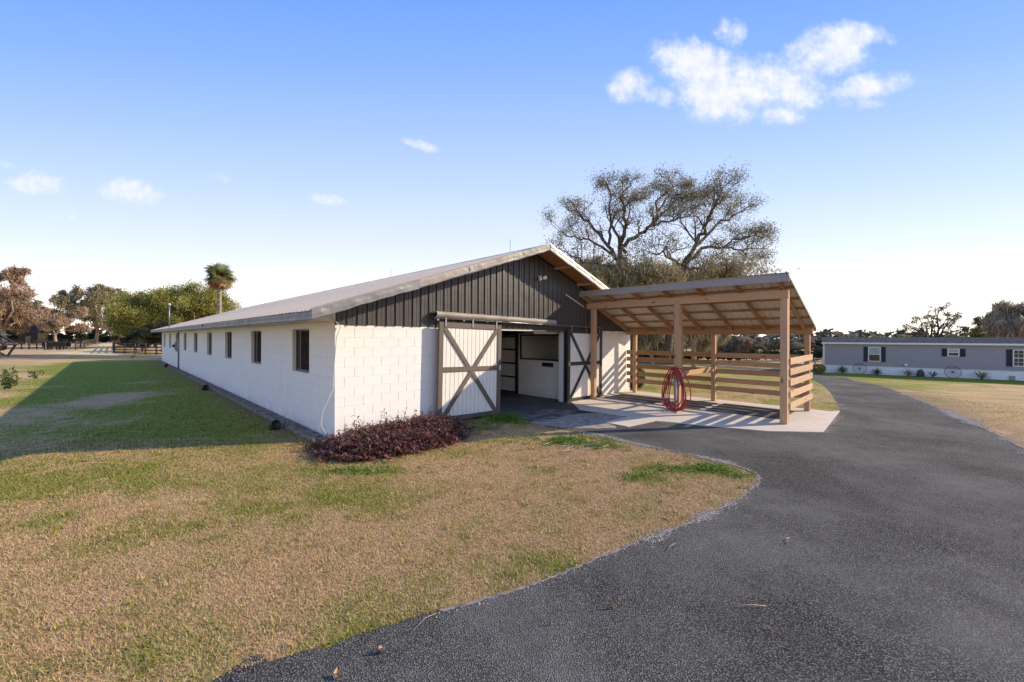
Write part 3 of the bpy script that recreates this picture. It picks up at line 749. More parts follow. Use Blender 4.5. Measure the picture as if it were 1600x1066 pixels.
# roof sheets: ribbed panels, ridge to eave, 0.915 m cover
v_a, v_b = -DG, BL_ + .55; npn = int(round((v_b - v_a) / .915)); pv = (v_b - v_a) / npn
def sheet_mesh(pv, u0, u1, zf, thick=.004, ribs=4, amp=.019, lapshift=0.0):
    prof = []
    rw = pv / ribs
    for k in range(ribs):
        a = k * rw; prof += [(a, 0), (a + .018, amp), (a + .04, amp), (a + .058, 0), (a + rw * .62, 0), (a + rw * .64, .004), (a + rw * .7, .004), (a + rw * .72, 0)]
    prof.append((pv, 0))
    vs_, fs_ = [], []
    n = len(prof)
    us = np.linspace(u0, u1, 5)
    for j, u in enumerate(us):
        for (a, h) in prof: vs_.append((u, a, zf(u) + h + rng.normal(0, .0012)))
    for j in range(len(us) - 1):
        for i in range(n - 1): fs_.append((j * n + i, j * n + i + 1, (j + 1) * n + i + 1, (j + 1) * n + i))
    m2 = MB().add(vs_, fs_); b0 = len(m2.v)
    m2.add([(x, y, z - thick) for x, y, z in vs_], [f[::-1] for f in fs_])
    # close the end edges
    for j in (0, len(us) - 1):
        for i in range(n - 1):
            a, b = j * n + i, j * n + i + 1; m2.f.append((a, b, b + b0, a + b0))
    for j in range(len(us) - 1):
        for i in (0, n - 1):
            a, b = j * n + i, (j + 1) * n + i; m2.f.append((a, b, b + b0, a + b0))
    return m2.mesh('roof_panel')
meL = sheet_mesh(pv, -DE - .03, RU - .03, rz); meL.materials.append(M['roof'])
meR = sheet_mesh(pv, RU + .03, BW + DE + .03, rz); meR.materials.append(M['roof'])
for k in range(npn):
    for me_ in (meL, meR):
        o = bpy.data.objects.new('roof_panel', me_); COL.objects.link(o); o.parent = barn; o.location = (0, v_a + k * pv, -.0 + rng.normal(0, .0015))
m_ = MB()
m_.prism([(RU - .19, rz(RU - .19) + .024), (RU, rz(RU) + .034), (RU + .19, rz(RU + .19) + .024), (RU + .19, rz(RU + .19) + .020), (RU, rz(RU) + .028), (RU - .19, rz(RU - .19) + .02)], 'y', v_a - .02, v_b + .02)
m_.obj('ridge_cap', M['galv_light'], barn)
# dark roof deck below the sheets (soffit boards and purlins read orange-brown)
for side in (0, 1):
    for k in range(4):
        va = v_a + .10 + k * .16; 
        u0, u1 = ((-DE + .02, RU - .01) if side == 0 else (RU + .01, BW + DE - .02))
        board('soffit_board', (u0, va + .075, rz(u0) - .045), (u1, va + .075, rz(u1) - .045), .155, .02, M['soffit'], barn, up=(SL if side else -SL, 0, 1))
    for uu in ([.2, 1.4, 2.6, 3.8, 5.0] if side == 0 else [6.9, 8.1, 9.3, 10.5, 11.7]):
        board('lookout', (uu, v_a + .06, rz(uu) - .10), (uu, .10, rz(uu) - .10), .04, .09, M['wood'], barn)
m_ = MB()
for (a, b) in ((-DE + .02, RU - .004), (RU + .004, BW + DE - .02)):
    m_.prism([(a, rz(a) - .028), (b, rz(b) - .028), (b, rz(b) - .045), (a, rz(a) - .045)], 'y', .02, v_b - .03)
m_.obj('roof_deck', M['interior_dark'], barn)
# rake fascia: lapped dented flashing on the left, pale trim on the right
def rake(u0, u1, mat, nseg, zt, zb, name, parent, off=0.0, seed=1):
    r = np.random.default_rng(seed); us = np.linspace(u0, u1, nseg + 1)
    for k in range(nseg):
        a, b = us[k], us[k + 1] + (.05 if k < nseg - 1 else 0); n = 14; vs_, fs_ = [], []
        for i in range(n + 1):
            u = a + (b - a) * i / n; d = r.normal(0, .006)
            z0, z1 = rz(u) + zt, rz(u) + zb + r.normal(0, .006)
            vo = v_a - .012 - off - .004 * (k % 2)
            vs_ += [(u, vo + .09, z0 + .006), (u, vo, z0), (u, vo + d - .006, (z0 + z1) / 2), (u, vo + d * .5, z1), (u, vo + .03, z1 - .012)]
        for i in range(n):
            for j in range(4): fs_.append((5 * i + j, 5 * i + j + 1, 5 * i + j + 6, 5 * i + j + 5))
        m2 = MB().add(vs_, fs_); m2.obj(name, mat, parent)
rake(1.4, RU, M['galv_tan'], 3, .03, -.125, 'rake_flashing', barn, 0, 3)
rake(RU, BW + DE + .02, M['galv_light'], 3, .03, -.06, 'rake_flashing', barn, .012, 5)
rake(RU + .02, BW + DE + .02, M['galv_light'], 3, -.065, -.155, 'rake_flashing', barn, .0, 6)
rake(-DE - .02, 1.5, M['galv'], 1, .004, -.165, 'rake_flashing', barn, .004, 9); rake(-DE - .02, 1.5, M['galv_tan'], 1, .032, .002, 'rake_flashing', barn, .008, 10); rake(1.2, RU, M['galv'], 2, -.10, -.155, 'rake_flashing', barn, .002, 11)
# eave fascia flashing, in dented lengths
def eave(u, out, lo, hi_, name='eave_flashing', n=13, seed=2):
    r = np.random.default_rng(seed); vs0 = np.linspace(v_a - .01, v_b, n + 1); zt = rz(-DE) - .012
    for k in range(n):
        a, b = vs0[k], vs0[k + 1] + (.04 if k < n - 1 else 0); N_ = 16; vs_, fs_ = [], []
        for i in range(N_ + 1):
            v = a + (b - a) * i / N_; d = r.normal(0, .007)
            vs_ += [(u, v, zt), (u + out * (.01 + d), v, zt - .05), (u + out * (d * .7), v, zt - .11), (u + out * .004, v, zt - .155), (u - out * .04, v, zt - .165)]
        for i in range(N_):
            for j in range(4): fs_.append((5 * i + j, 5 * i + j + 1, 5 * i + j + 6, 5 * i + j + 5))
        MB().add(vs_, fs_).obj(name, M['galv'], barn)
eave(-DE - .005, -1, 0, 0); eave(BW + DE + .005, 1, 0, 0, seed=8)
m_ = MB(); zt = rz(-DE) - .02
m_.box(-DE, .0, .02, v_b - .02, zt - .13, zt - .11); m_.obj('soffit', M['plank'], barn)
m_ = MB(); m_.box(BW, BW + DE, .02, v_b - .02, zt - .13, zt - .11); m_.obj('soffit', M['plank'], barn)
m_ = MB(); m_.prism([(-DE + .01, rz(-DE) - .165), (0.0, rz(-DE) - .165), (0.0, rz(0) - .05), (-DE + .01, rz(-DE) - .05)], 'y', -.03, .018); m_.obj('eave_return', M['plank'], barn)
m_ = MB(); m_.prism([(BW + DE - .01, rz(-DE) - .165), (BW, rz(-DE) - .165), (BW, rz(0) - .05), (BW + DE - .01, rz(-DE) - .05)], 'y', -.03, .018); m_.obj('eave_return', M['plank'], barn)
# door header / track cover
zt0, zt1 = 2.60, 2.52
hd = MB(); vs_, fs_ = [], []; n = 30
for i in range(n + 1):
    u = 2.30 + (6.75 - 2.30) * i / n; zz = zt0 + (zt1 - zt0) * i / n + rng.normal(0, .004); vo = -.24 + rng.normal(0, .006)
    ring = [(vo + .20, zz + .14), (vo + .08, zz + .145), (vo + .02, zz + .12), (vo + .0, zz + .075), (vo + .02, zz + .035), (vo + .05, zz - .0)]
    vs_ += [(u, a, b) for a, b in ring]
for i in range(n):
    for j in range(5): fs_.append((6 * i + j, 6 * i + j + 1, 6 * i + j + 7, 6 * i + j + 6))
hd.add(vs_, fs_).obj('track_cover', M['galv_tan'], barn, True)
MB().tube([(2.27, -.16, 2.58), (5.0, -.16, 2.535), (9.36, -.16, 2.465)], .022, 8).obj('track_rail', M['rail'], barn, True)
m_ = MB()
for q in np.arange(2.35, 9.4, .78): m_.box(q, q + .05, -.17, -.03, 2.50 + .02 * (q < 6), 2.56 - .008 * q + .02)
m_.obj('rail_bracket', M['rail'], barn)
MB().box(9.35, 9.37, -.18, -.03, 2.25, 2.48).obj('rail_stop', M['rail'], barn)
MB().box(4.30, 7.45, -.05, -.005, WH - .10, WH - .034).obj('door_header', M['siding'], barn)
MB().box(4.34, 6.4, -.075, -.052, WH - .09, WH - .06).obj('header_flashing', M['galv_light'], barn)
# sliding doors
def door(u0, u1, vo, z0, z1, dz, fm, seed, nm):
    r = np.random.default_rng(seed)
    d = empty('sliding_door', (0, 0, 0)); d.parent = barn
    d.location = (u0, vo, z0); d.rotation_euler = (0, math.atan(dz), 0); Wd, Hd = u1 - u0, z1 - z0; th = .035
    npk = 14; pwk = (Wd - .2) / npk
    for k in range(npk):
        board('plank', (.10 + pwk * (k + .5), 0, .10), (.10 + pwk * (k + .5), r.normal(0, .001), Hd - .10), pwk - .007, .022, M['plank'], d, up=(0, 1, 0), c=.005)
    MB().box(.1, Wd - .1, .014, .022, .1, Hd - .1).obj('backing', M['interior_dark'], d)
    b = .13
    for (p, q, ww) in (((b/2, -.012, 0), (b/2, -.012, Hd), b), ((Wd - b/2, -.012, 0), (Wd - b/2, -.012, Hd), b)):
        board('stile', p, q, ww, .055, fm, d, up=(0, 1, 0))
    board('rail', (b, -.012, Hd - b/2), (Wd - b, -.012, Hd - b/2), b, .054, fm, d, up=(0, 1, 0))
    board('rail', (b, -.012, b/3), (Wd - b, -.012, b/3), b * .65, .054, fm, d, up=(0, 1, 0))
    mid = Hd * .52
    board('rail', (b, -.014, mid), (Wd - b, -.014, mid), .12, .05, fm, d, up=(0, 1, 0))
    board('brace', (b + .03, -.026, .09), (Wd - b - .03, -.026, Hd - b - .01), .115, .022, fm, d, up=(0, 1, 0))
    board('brace', (b + .03, -.030, Hd - b - .01), (Wd - b - .03, -.030, .09), .115, .022, fm, d, up=(0, 1, 0))
    for q in (.18, Wd * .5, Wd - .2):
        m2 = MB(); m2.box(q - .02, q + .02, -.052, -.042, Hd - .1, Hd + .10); m2.lathe([(.001, -.012), (.035, -.012), (.035, .012), (.001, .012)], 10, (q, -.03, Hd + .10)); m2.obj('hanger', M['rail'], d)
    m2 = MB(); hx = Wd - .06 if nm == 'l' else .06; m2.box(hx - .02, hx + .02, -.056, -.04, mid - .07, mid + .07); m2.tube([(hx, -.05, mid - .06), (hx, -.085, mid - .05), (hx, -.085, mid + .05), (hx, -.05, mid + .06)], .008, 6); m2.obj('handle', M['galv_light'], d)
    return d
door(2.32, 4.35, -.19, .09, 2.49, .022, M['door_frame'], 1, 'l')
door(7.36, 9.34, -.14, .03, 2.40, .010, M['door_frame_dark'], 2, 'r')
# posts at the opening
board('jamb', (DO0 - .07, -.03, 0), (DO0 - .07, -.03, 2.36), .14, .05, M['door_frame_dark'], barn, up=(0, 1, 0))
board('jamb', (DO1 + .05, -.03, 0), (DO1 + .05, -.03, 2.36), .10, .05, M['door_frame_dark'], barn, up=(0, 1, 0))
# interior: floor, aisle walls, ceiling
m_ = MB(); m_.box(wt_, BW - wt_, .0, BL_ - wt_, -.05, .010); m_.obj('aisle_floor', M['asphalt'], barn)
AU = 7.72
m_ = MB(); z2 = 2.28
m_.box(AU + .015, AU + .17, .20, 2.42, 0, 1.31); m_.box(AU + .015, AU + .17, .20, .27, 1.31, z2); m_.box(AU + .015, AU + .17, 2.33, 2.42, 1.31, z2); m_.box(AU + .015, AU + .17, .27, 2.33, z2 - .05, z2)
m_.obj('aisle_wall', M['mortar'], barn)
jb = []
wall_blocks(lambda s, z: None, 2.42, .2, [(.27, 2.33, 1.31, 9)], lambda c, d, z: False, z2, jb)
m_ = MB()
for (a, b, c, d) in jb: m_.box(AU, AU + .014, a, b, max(c, 0.01), d)
tag(m_.obj('block_courses', M['block'], barn), kind='stuff')
tw = MB(); a, b, c, d = .27, 2.33, 1.31, z2 - .05
tw.box(AU - .012, AU + .03, a, a + .05, c, d); tw.box(AU - .012, AU + .03, b - .05, b, c, d); tw.box(AU - .012, AU + .03, a + .05, b - .05, c, c + .05); tw.box(AU - .012, AU + .03, a + .05, b - .05, d - .05, d)
tw = tw.obj('tack_room_window', M['door_frame_dark'], barn)
MB().box(AU + 2.2, AU + 2.3, .2, 2.5, 0, 2.38).obj('tack_room_wall', M['plank'], barn)
MB().box(AU + .18, AU + 2.19, 2.44, 2.5, 0, 2.38).obj('tack_room_wall', M['plank'], barn)
m_ = MB(); m_.box(AU - .05, AU - .001, .30 + .42, .30 + .90, 1.10, 1.24); nb = m_.obj('notice_box', M['black'], barn)
m_ = MB(); m_.box(AU - .03, AU + .17, 2.43, 2.56, 0, 2.35); m_.obj('stall_post', M['door_frame_dark'], barn)
m_ = MB(); m_.box(AU + .02, AU + .06, 2.57, 9.0, .0, 2.20); m_.obj('stall_front', M['plank'], barn)
for zq in (.05, .62, 1.14, 1.66, 2.15):
    board('stall_rail', (AU + .005, 2.57, zq), (AU + .005, 9.0, zq), .04, .06, M['interior_dark'], barn)
m_ = MB(); m_.box(4.0, 4.15, .2, BL_ - .3, 0, 2.3); m_.obj('aisle_wall', M['plank'], barn)
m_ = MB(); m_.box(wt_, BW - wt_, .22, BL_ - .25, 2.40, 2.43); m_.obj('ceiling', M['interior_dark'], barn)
m_ = MB(); m_.box(DO1 - 1.1, BW - .3, .3, .34, 2.24, 2.38); m_.obj('inner_header', M['plank'], barn)
# security light, flashing strip, mast, conduit and meter on the barn
sl = MB().box(6.10, 6.22, -.055, -.03, 3.88, 4.0).obj('security_light', M['galv_light'], barn)
h_ = MB().lathe([(.001, -.07), (.045, -.07), (.055, 0), (.05, .06), (.001, .075)], 14); o = h_.obj('lamp_head', M['white'], sl, True); o.location = (6.24, -.16, 3.94); o.rotation_euler = (R(50), R(60), 0)
h_ = MB().lathe([(.001, -.06), (.045, -.06), (.05, 0), (.04, .05), (.001, .06)], 14); o = h_.obj('lamp_head', M['white'], sl, True); o.location = (6.06, -.14, 3.88); o.rotation_euler = (R(60), R(-50), 0)
board('flashing_strip', (7.40, -.055, 3.53), (8.42, -.055, 3.17), .05, .012, M['galv_light'], barn, up=(0, 1, 0))
for vv1, hh in ((.9, .42), (8.6, .40), (21, .4)):
    MB().tube([(RU, vv1, rz(RU)), (RU, vv1, rz(RU) + hh)], .008, 6).obj('lightning_rod', M['rail'], barn)
MB().tube([(-DE + .18, 25.4, rz(-.5) - .1), (-DE + .18, 25.4, 4.1)], .034, 10).obj('service_mast', M['rail'], barn, True)
m_ = MB(); m_.lathe([(.001, .09), (.05, .08), (.085, .02), (.07, -.04), (.045, -.05)], 12, (-DE + .18, 25.4, 4.12)); m_.obj('mast_cap', M['galv_light'], barn, True)
MB().tube([(-.045, 25.4, 2.4), (-.045, 25.4, .0)], .04, 8).obj('conduit', M['rail'], barn, True)
mt = MB().box(-.20, -.008, 25.5, 26.1, 1.2, 1.75).obj('meter_box', M['rail'], barn)
o = MB().lathe([(.001, .12), (.09, .11), (.10, 0)], 14).obj('meter_dial', M['black'], mt, True); o.location = (-.20, 25.8, 1.5); o.rotation_euler = (0, R(-90), 0)
MB().tube([(-.1, 25.4, 1.3), (-.2, 25.0, 1.1), (-.1, 24.8, 1.3), (-.06, 24.9, 1.9)], .018, 6).obj('meter_cable', M['rail'], barn)
# loose cable hanging at the corner
MB().tube([(-.10, -.06, 2.52), (.10, -.05, 2.32), (.02, -.05, 2.12), (-.02, -.045, 1.6), (-.04, -.03, 1.05), (-.10, -.03, .95), (-.24, .0, .6), (-.26, 0, .35), (-.12, -.05, .08)], .009, 6).obj('hanging_cable', M['sisal'], barn, True)
# black flood lights on the grass beside the wall
gr = 'black ground lights along the left wall of the barn'
for i, (px, py, lab) in enumerate(((430,671,'black ground light on the grass below the nearest barn windows'), (321,610,'black ground light midway along the shaded left wall of the barn'), (260,573.5,'small black ground light near the far end of the left barn wall'))):
    x, y = G(px, py); g_ = empty('ground_light', (x, y, 0), ANG + R(10 * i), lab, 'light', gr)
    m2 = MB().lathe([(.001, -.13), (.055, -.13), (.075, -.04), (.10, .09), (.105, .12), (.085, .12), (.07, .08), (.001, .07)], 14); o = m2.obj('lamp_head', M['black'], g_, True); o.location = (0, .02, .10); o.rotation_euler = (R(75), 0, 0)
    MB().box(-.10, .10, -.05, .06, 0, .03).obj('base_plate', M['black'], g_); MB().box(-.11, -.10, -.02, .04, .02, .13).obj('bracket', M['black'], g_); MB().box(.10, .11, -.02, .04, .02, .13).obj('bracket', M['black'], g_)

# ================================================================== LEAN-TO SHELTER
ox, oy = W(8.6, -5.9)
lt = empty('wash_shelter', (ox, oy, 0), ANG, 'open timber lean-to shelter with sloping metal roof and slatted sides beside the barn', 'shelter')
def Lp(u, v, z): return (u - 8.6, v + 5.9, z)
LU0, LU1, LV0, LV1 = 8.25, 11.40, -6.05, -.02
LS = (3.66 - 2.47) / (LU1 - LU0)
def lz(u): return 3.66 - LS * (u - LU0)
fv = [-.33, -3.24, -5.9]
for v in fv:
    board('post', Lp(8.6, v, .02), Lp(8.6, v, 3.10), .155, .155, M['wood'], lt, up=(0, 1, 0), c=.008)
    if v < -1: board('post', Lp(8.755, v - .0, .02), Lp(8.755, v, lz(8.75) - .20), .05, .14, M['wood'], lt, up=(0, 1, 0), c=.005)
for v in (-.42, -3.31, -5.9):
    board('post', Lp(11.22, v, .02), Lp(11.22, v, 2.24), .13, .13, M['wood'], lt, up=(0, 1, 0), c=.008)
# beams
board('beam', Lp(8.60, LV0 + .06, 3.20), Lp(8.60, -.06, 3.20), .09, .20, M['wood'], lt)
board('beam', Lp(11.22, LV0 + .02, 2.315), Lp(11.22, -.06, 2.315), .09, .15, M['wood_dark'], lt)
board('fascia_board', Lp(LU0 - .02, LV0 - .03, 3.56), Lp(LU0 - .02, LV1 + .03, 3.60), .04, .19, M['wood_grey'], lt)
board('fascia_board', Lp(LU1 + .01, LV0 - .03, 2.395), Lp(LU1 + .01, LV1 - .01, 2.395), .035, .13, M['wood'], lt)
nrm = (LS, 0, 1)
for v in (-5.82, -4.85, -3.87, -2.9, -1.93, -.97, -.08):
    board('rafter', Lp(LU0 + .01, v, lz(LU0) - .115), Lp(LU1 - .02, v, lz(LU1) - .115), .045, .14, M['wood_dark'], lt, up=nrm)
for u in (8.34, 8.9, 9.52, 10.12, 10.72, 11.3):
    board('purlin', Lp(u, LV0 + .01, lz(u) - .028), Lp(u, LV1, lz(u) - .028), .075, .036, M['wood_dark'], lt, up=nrm)
nl = 7; pl = (LV1 - LV0) / nl
ml = sheet_mesh(pl, LU0 - .06 - 8.6, LU1 + .05 - 8.6, lambda q: lz(q + 8.6), amp=.02); ml.materials.append(M['roof_under'])
for k in range(nl):
    o = bpy.data.objects.new('roof_panel', ml); COL.objects.link(o); o.parent = lt; o.location = (0, LV0 + k * pl + 5.9, 0)
# rake trim on the open end
board('rake_trim', Lp(LU0 - .06, LV0 - .02, lz(LU0) - .02), Lp(LU1 + .04, LV0 - .02, lz(LU1) - .02), .025, .10, M['galv_light'], lt, up=nrm)
board('rake_trim', Lp(LU0 - .05, LV1 + .0, lz(LU0) - .05), Lp(LU1 + .04, LV1 + .0, lz(LU1) - .05), .03, .12, M['wood'], lt, up=nrm)
# slats: five at the back in three bays, five on the right end
zs = [.45, .736, 1.02, 1.295, 1.56]
for z in zs:
    for (a, b) in ((-5.97, -3.36), (-3.355, -.42), (-.41, -.02)):
        board('slat', Lp(11.305, a, z + rng.normal(0, .006)), Lp(11.305, b, z + rng.normal(0, .006)), .035, .16, M['wood_dark'] if b > -3.3 else M['wood'], lt)
    board('slat', Lp(8.70, -5.995, z + rng.normal(0, .006)), Lp(11.32, -5.995, z + .01 + rng.normal(0, .006)), .035, .165, M['wood_sunlit'], lt)
board('cross_rail', Lp(8.69, -3.27, 1.06), Lp(11.14, -3.33, 1.09), .045, .15, M['wood'], lt)
# rubber mats
gm = 'rubber mats on the shelter slab'
for (u, v, w1, w2, lab) in ((9.75, -1.3, 1.25, 1.85, 'brownish black rubber mat nearest the barn wall under the shelter'), (9.95, -3.05, 1.5, 1.15, 'worn black rubber mat behind the coiled red hose'), (10.0, -4.75, 1.7, 1.9, 'wide black rubber mat crossed by slat shadows beside the corner post')):
    x, y = W(u, v); o = MB().box(-w1/2, w1/2, -w2/2, w2/2, 0, .014).obj('rubber_mat', M['rubber']); o.location = (x, y, .0225); o.rotation_euler = (0, 0, ANG + R(1)); tag(o, lab, 'mat', gm)
# hose, tap and pipe on the middle post
hp = W(8.50, -3.27)
hs = empty('garden_hose', (hp[0], hp[1], .02), ANG, 'long red garden hose hung in loose loops on the middle shelter post', 'hose')
rh = np.random.default_rng(12)
def loop(wd, top, bot, cx_, vv_, n=44, tilt=0.0):
    pts = []
    for i in range(n):
        t = 2 * math.pi * i / n; s_, c_ = math.sin(t), math.cos(t)
        z = (top + bot) / 2 + (top - bot) / 2 * c_; wdt = wd * (1 - .38 * c_) 
        # loops hang in the plane of the post face (facing the drive)
        pts.append((vv_ - .05 * (1 - c_) * .5, cx_ + wdt * s_ + tilt * (1 - c_), z))
    return pts
for k, (wd, top, bot, cx_, dv, mt_) in enumerate(((.20, 1.22, .02, -.05, -.05, 'hose'), (.26, 1.24, .10, .02, -.07, 'hose'), (.30, 1.26, .03, -.02, -.09, 'hose'), (.17, 1.20, .14, .06, -.06, 'hose_dark'), (.36, 1.24, .05, -.14, -.11, 'hose'), (.28, 1.22, .16, .07, -.12, 'hose'), (.22, 1.23, .06, .0, -.03, 'hose_dark'), (.33, 1.25, .02, .03, -.13, 'hose'))):
    MB().tube(loop(wd, top, bot, cx_, dv - .06, tilt=rh.normal(0, .02)), .015, 8, True).obj('hose_loop', M[mt_], hs, True)
MB().tube([(-.02, .05, 1.2), (-.10, .05, 1.22)], .03, 10).obj('hose_hook', M['rail'], hs)
tp = empty('water_tap', (hp[0], hp[1], .02), ANG, 'white plastic water pipe with cross-shaped tap fixed low on the hose post', 'tap')
MB().tube([(-.03, 0, 0), (-.03, 0, .94)], .017, 10).obj('riser_pipe', M['pvc'], tp, True)
MB().tube([(-.03, -.16, .80), (-.03, .16, .80)], .016, 10).obj('cross_pipe', M['pvc'], tp, True)
MB().lathe([(.001, .0), (.028, .0), (.03, .05), (.02, .07), (.001, .07)], 12, (-.03, 0, .93)).obj('valve', M['rail'], tp, True)

# ================================================================== MOBILE HOME
hA = np.array([33.9, 45.0]); hB = np.array([45.3, 36.6]); hd_ = (hB - hA) / np.linalg.norm(hB - hA); hang = math.atan2(hd_[1], hd_[0])
mh = empty('mobile_home', (float(hA[0]), float(hA[1]), -1.56), hang, 'long single-storey grey mobile home with white skirting and navy shutters beyond the drive', 'house')
HL, HD, E0 = 22.0, 8.2, 3.22
def hx_of(px):
    s = (px - CX) / F  # intersection of a sight line with the front wall
    t = (hA[0] - s * hA[1]) / (s * hd_[1] - hd_[0]); return float(t)
def hz_of(px, py):
    t = hx_of(px); y = hA[1] + hd_[1] * t; return CAMH - (py - hor(px)) / F * y + 1.56
m_ = MB(); lap = .115; z = .80
while z < E0 - .02:   # lapped siding
    z1 = min(z + lap, E0); m_.prism([(-.02, z), (.0, z1), (.05, z1), (.05, z)], 'x', .10, HL - .1); z += lap
m_.box(.02, HL, .05, HD, .8, E0)
m_.obj('wall', M['house_siding'], mh)
m_ = MB(); m_.box(.02, HL - .02, .012, HD - .02, -.3, .79)
for q in np.arange(.05, HL, .22): m_.box(q, q + .02, .004, .012, -.3, .79)
m_.obj('skirting', M['skirt'], mh)
MB().box(-.02, .10, -.03, .06, .0, E0 - .002).obj('corner_trim', M['white'], mh)
MB().box(-.02, HL + .02, -.035, .0, .795, .83).obj('skirting_trim', M['white'], mh)
RH = .62
m_ = MB(); m_.prism([(-.25, E0 + .04), (HD / 2, E0 + RH), (HD + .25, E0 + .04), (HD + .25, E0 + .0), (HD / 2, E0 + RH - .05), (-.25, E0)], 'x', -.15, HL + .15); m_.obj('roof', M['shingle'], mh)
m_ = MB(); m_.box(-.17, HL + .16, -.29, -.255, E0 - .12, E0 + .05); m_.box(-.17, HL + .16, -.255, -.03, E0 - .10, E0 - .08); m_.obj('eave_trim', M['white'], mh)
for q in (7.0, 14.2, 16.5, 2.9):
    m2 = MB().box(q, q + .35, 1.3, 1.6, E0 + .22, E0 + .34); m2.obj('roof_vent', M['galv'], mh)
def hwin(px0, px1, py0, py1, sh0, sh1, grid):
    a, b = hx_of(px0), hx_of(px1); z1, z0 = hz_of(px0, py0), hz_of(px0, py1); t = .07
    m2 = MB(); m2.box(a, a + t, -.05, -.0205, z0, z1); m2.box(b - t, b, -.05, -.0205, z0, z1); m2.box(a + t, b - t, -.05, -.0205, z0, z0 + t); m2.box(a + t, b - t, -.05, -.0205, z1 - t, z1)
    mid = (z0 + z1) / 2
    m2.box(a + t, b - t, -.045, -.0205, mid - .03, mid + .03)
    if grid:
        for q in np.linspace(a, b, 4)[1:-1]: m2.box(q - .012, q + .012, -.04, -.0205, z0 + t, z1 - t)
        for q in (z0 * .75 + z1 * .25, z0 * .25 + z1 * .75): m2.box(a + t, b - t, -.038, -.0205, q - .012, q + .012)
    wn_ = m2.obj('window', M['white'], mh)
    MB().box(a + t, b - t, -.032, -.0215, z0 + t, mid).obj('pane', M['glass'], wn_); MB().box(a + t, b - t, -.032, -.0215, mid, z1 - t).obj('pane', M['blind' if not grid else 'glass'], wn_)
    for (s0, s1) in (sh0, sh1):
        c, d = hx_of(s0), hx_of(s1); m3 = MB(); m3.box(c, d, -.05, -.021, z0 - .02, z1 + .02)
        for q in np.linspace(z0, z1, 16)[:-1]: m3.prism([(-.066, q + .01), (-.05, q + .05), (-.05, q + .01)], 'x', c + .04, d - .04)
        m3.obj('shutter', M['shutter'], mh)
hwin(1356.5, 1376, 542.3, 564.8, (1349.4, 1356), (1377, 1384), False)
hwin(1480.4, 1499, 545, 556.7, (1471.5, 1479.5), (1500, 1508.5), False)
hwin(1582.5, 1608, 546.4, 572.6, (1572.2, 1581.6), (1609, 1619), True)
MB().box(hx_of(1577), hx_of(1586), -.08, .004, .02, .38).obj('skirting_vent', M['rail'], mh)
MB().box(hx_of(1413), hx_of(1417.5), -.2, -.02, .98, 1.2).obj('outlet_box', M['white'], mh)
# things leaning on or growing by the skirting
def on_front(px, off): t = hx_of(px); q = hA + hd_ * t + np.array([hd_[1], -hd_[0]]) * off; return float(q[0]), float(q[1])
def wagon_wheel(px, lab):
    x, y = on_front(px, .28); z = float(H(x, y)); w_ = empty('wagon_wheel', (x, y, z), hang, lab, 'wheel', 'wagon wheels leaning on the white skirting')
    rot = empty_rot = .16; rad = .55
    pts = [(rad * math.cos(t), rad * math.sin(t) * math.sin(rot) * 1.0 + .0, rad + rad * math.sin(t)) for t in np.linspace(0, 2 * math.pi, 33)[:-1]]
    MB().tube(pts, .022, 6, True).obj('rim', M['frame'], w_)
    m2 = MB().lathe([(.001, -.09), (.07, -.08), (.07, .08), (.001, .09)], 10); o = m2.obj('hub', M['fence_black'], w_, True); o.location = (0, 0, rad); o.rotation_euler = (R(90), 0, 0)
    for k in range(12):
        t = k * math.pi / 6; MB().tube([(0, 0, rad), (rad * math.cos(t), rad * math.sin(t) * math.sin(rot), rad + rad * math.sin(t))], .010, 5).obj('spoke', M['frame'], w_)
wagon_wheel(1343, 'wagon wheel leaning on the skirting between two low palms at the left end'); wagon_wheel(1488, 'wagon wheel leaning on the skirting right of the grey stone')
x, y = on_front(1437, .45); m2 = MB().lathe([(.36, 0), (.34, .25), (.29, .5), (.2, .68), (.001, .74)], 12); o = m2.obj('garden_stone', M['shingle'], None, True); o.location = (x, y, float(H(x, y)) - .02); o.scale = (1, .55, 1); tag(o, 'grey upright rounded stone standing before the white skirting', 'stone')

# ------------------------------------------------------------------ foliage builders
def leaf_cloud(P, size, r, mat, name, parent, tint=None, shape='diamond', stretch=1.0, droop=0.0, up=0.0, flat=None):
    """one four-cornered leaf (or leaf sprig) per point of P"""
    n = len(P); P = np.asarray(P, np.float32)
    d = r.normal(0, 1, (n, 3)); d[:, 2] = d[:, 2] * (1 - droop) - droop * 2.2 + up
    d /= np.linalg.norm(d, axis=1)[:, None] + 1e-9
    q = r.normal(0, 1, (n, 3)); s_ = np.cross(d, q); s_ /= np.linalg.norm(s_, axis=1)[:, None] + 1e-9
    L = (size * (.6 + .8 * r.random(n)))[:, None]; wd = L * .5 / stretch
    L = L * stretch
    v = np.stack([P - d * L * .5, P + s_ * wd * .5 - d * L * .05, P + d * L * .5, P - s_ * wd * .5 - d * L * .05], 1).reshape(-1, 3)
    f = np.arange(n * 4).reshape(-1, 4)
    t = r.random(n) if tint is None else tint
    me = npmesh(name, v, f, {'tint': np.repeat(np.clip(t, 0, 1), 4)})
    return link(name, me, parent, mat)
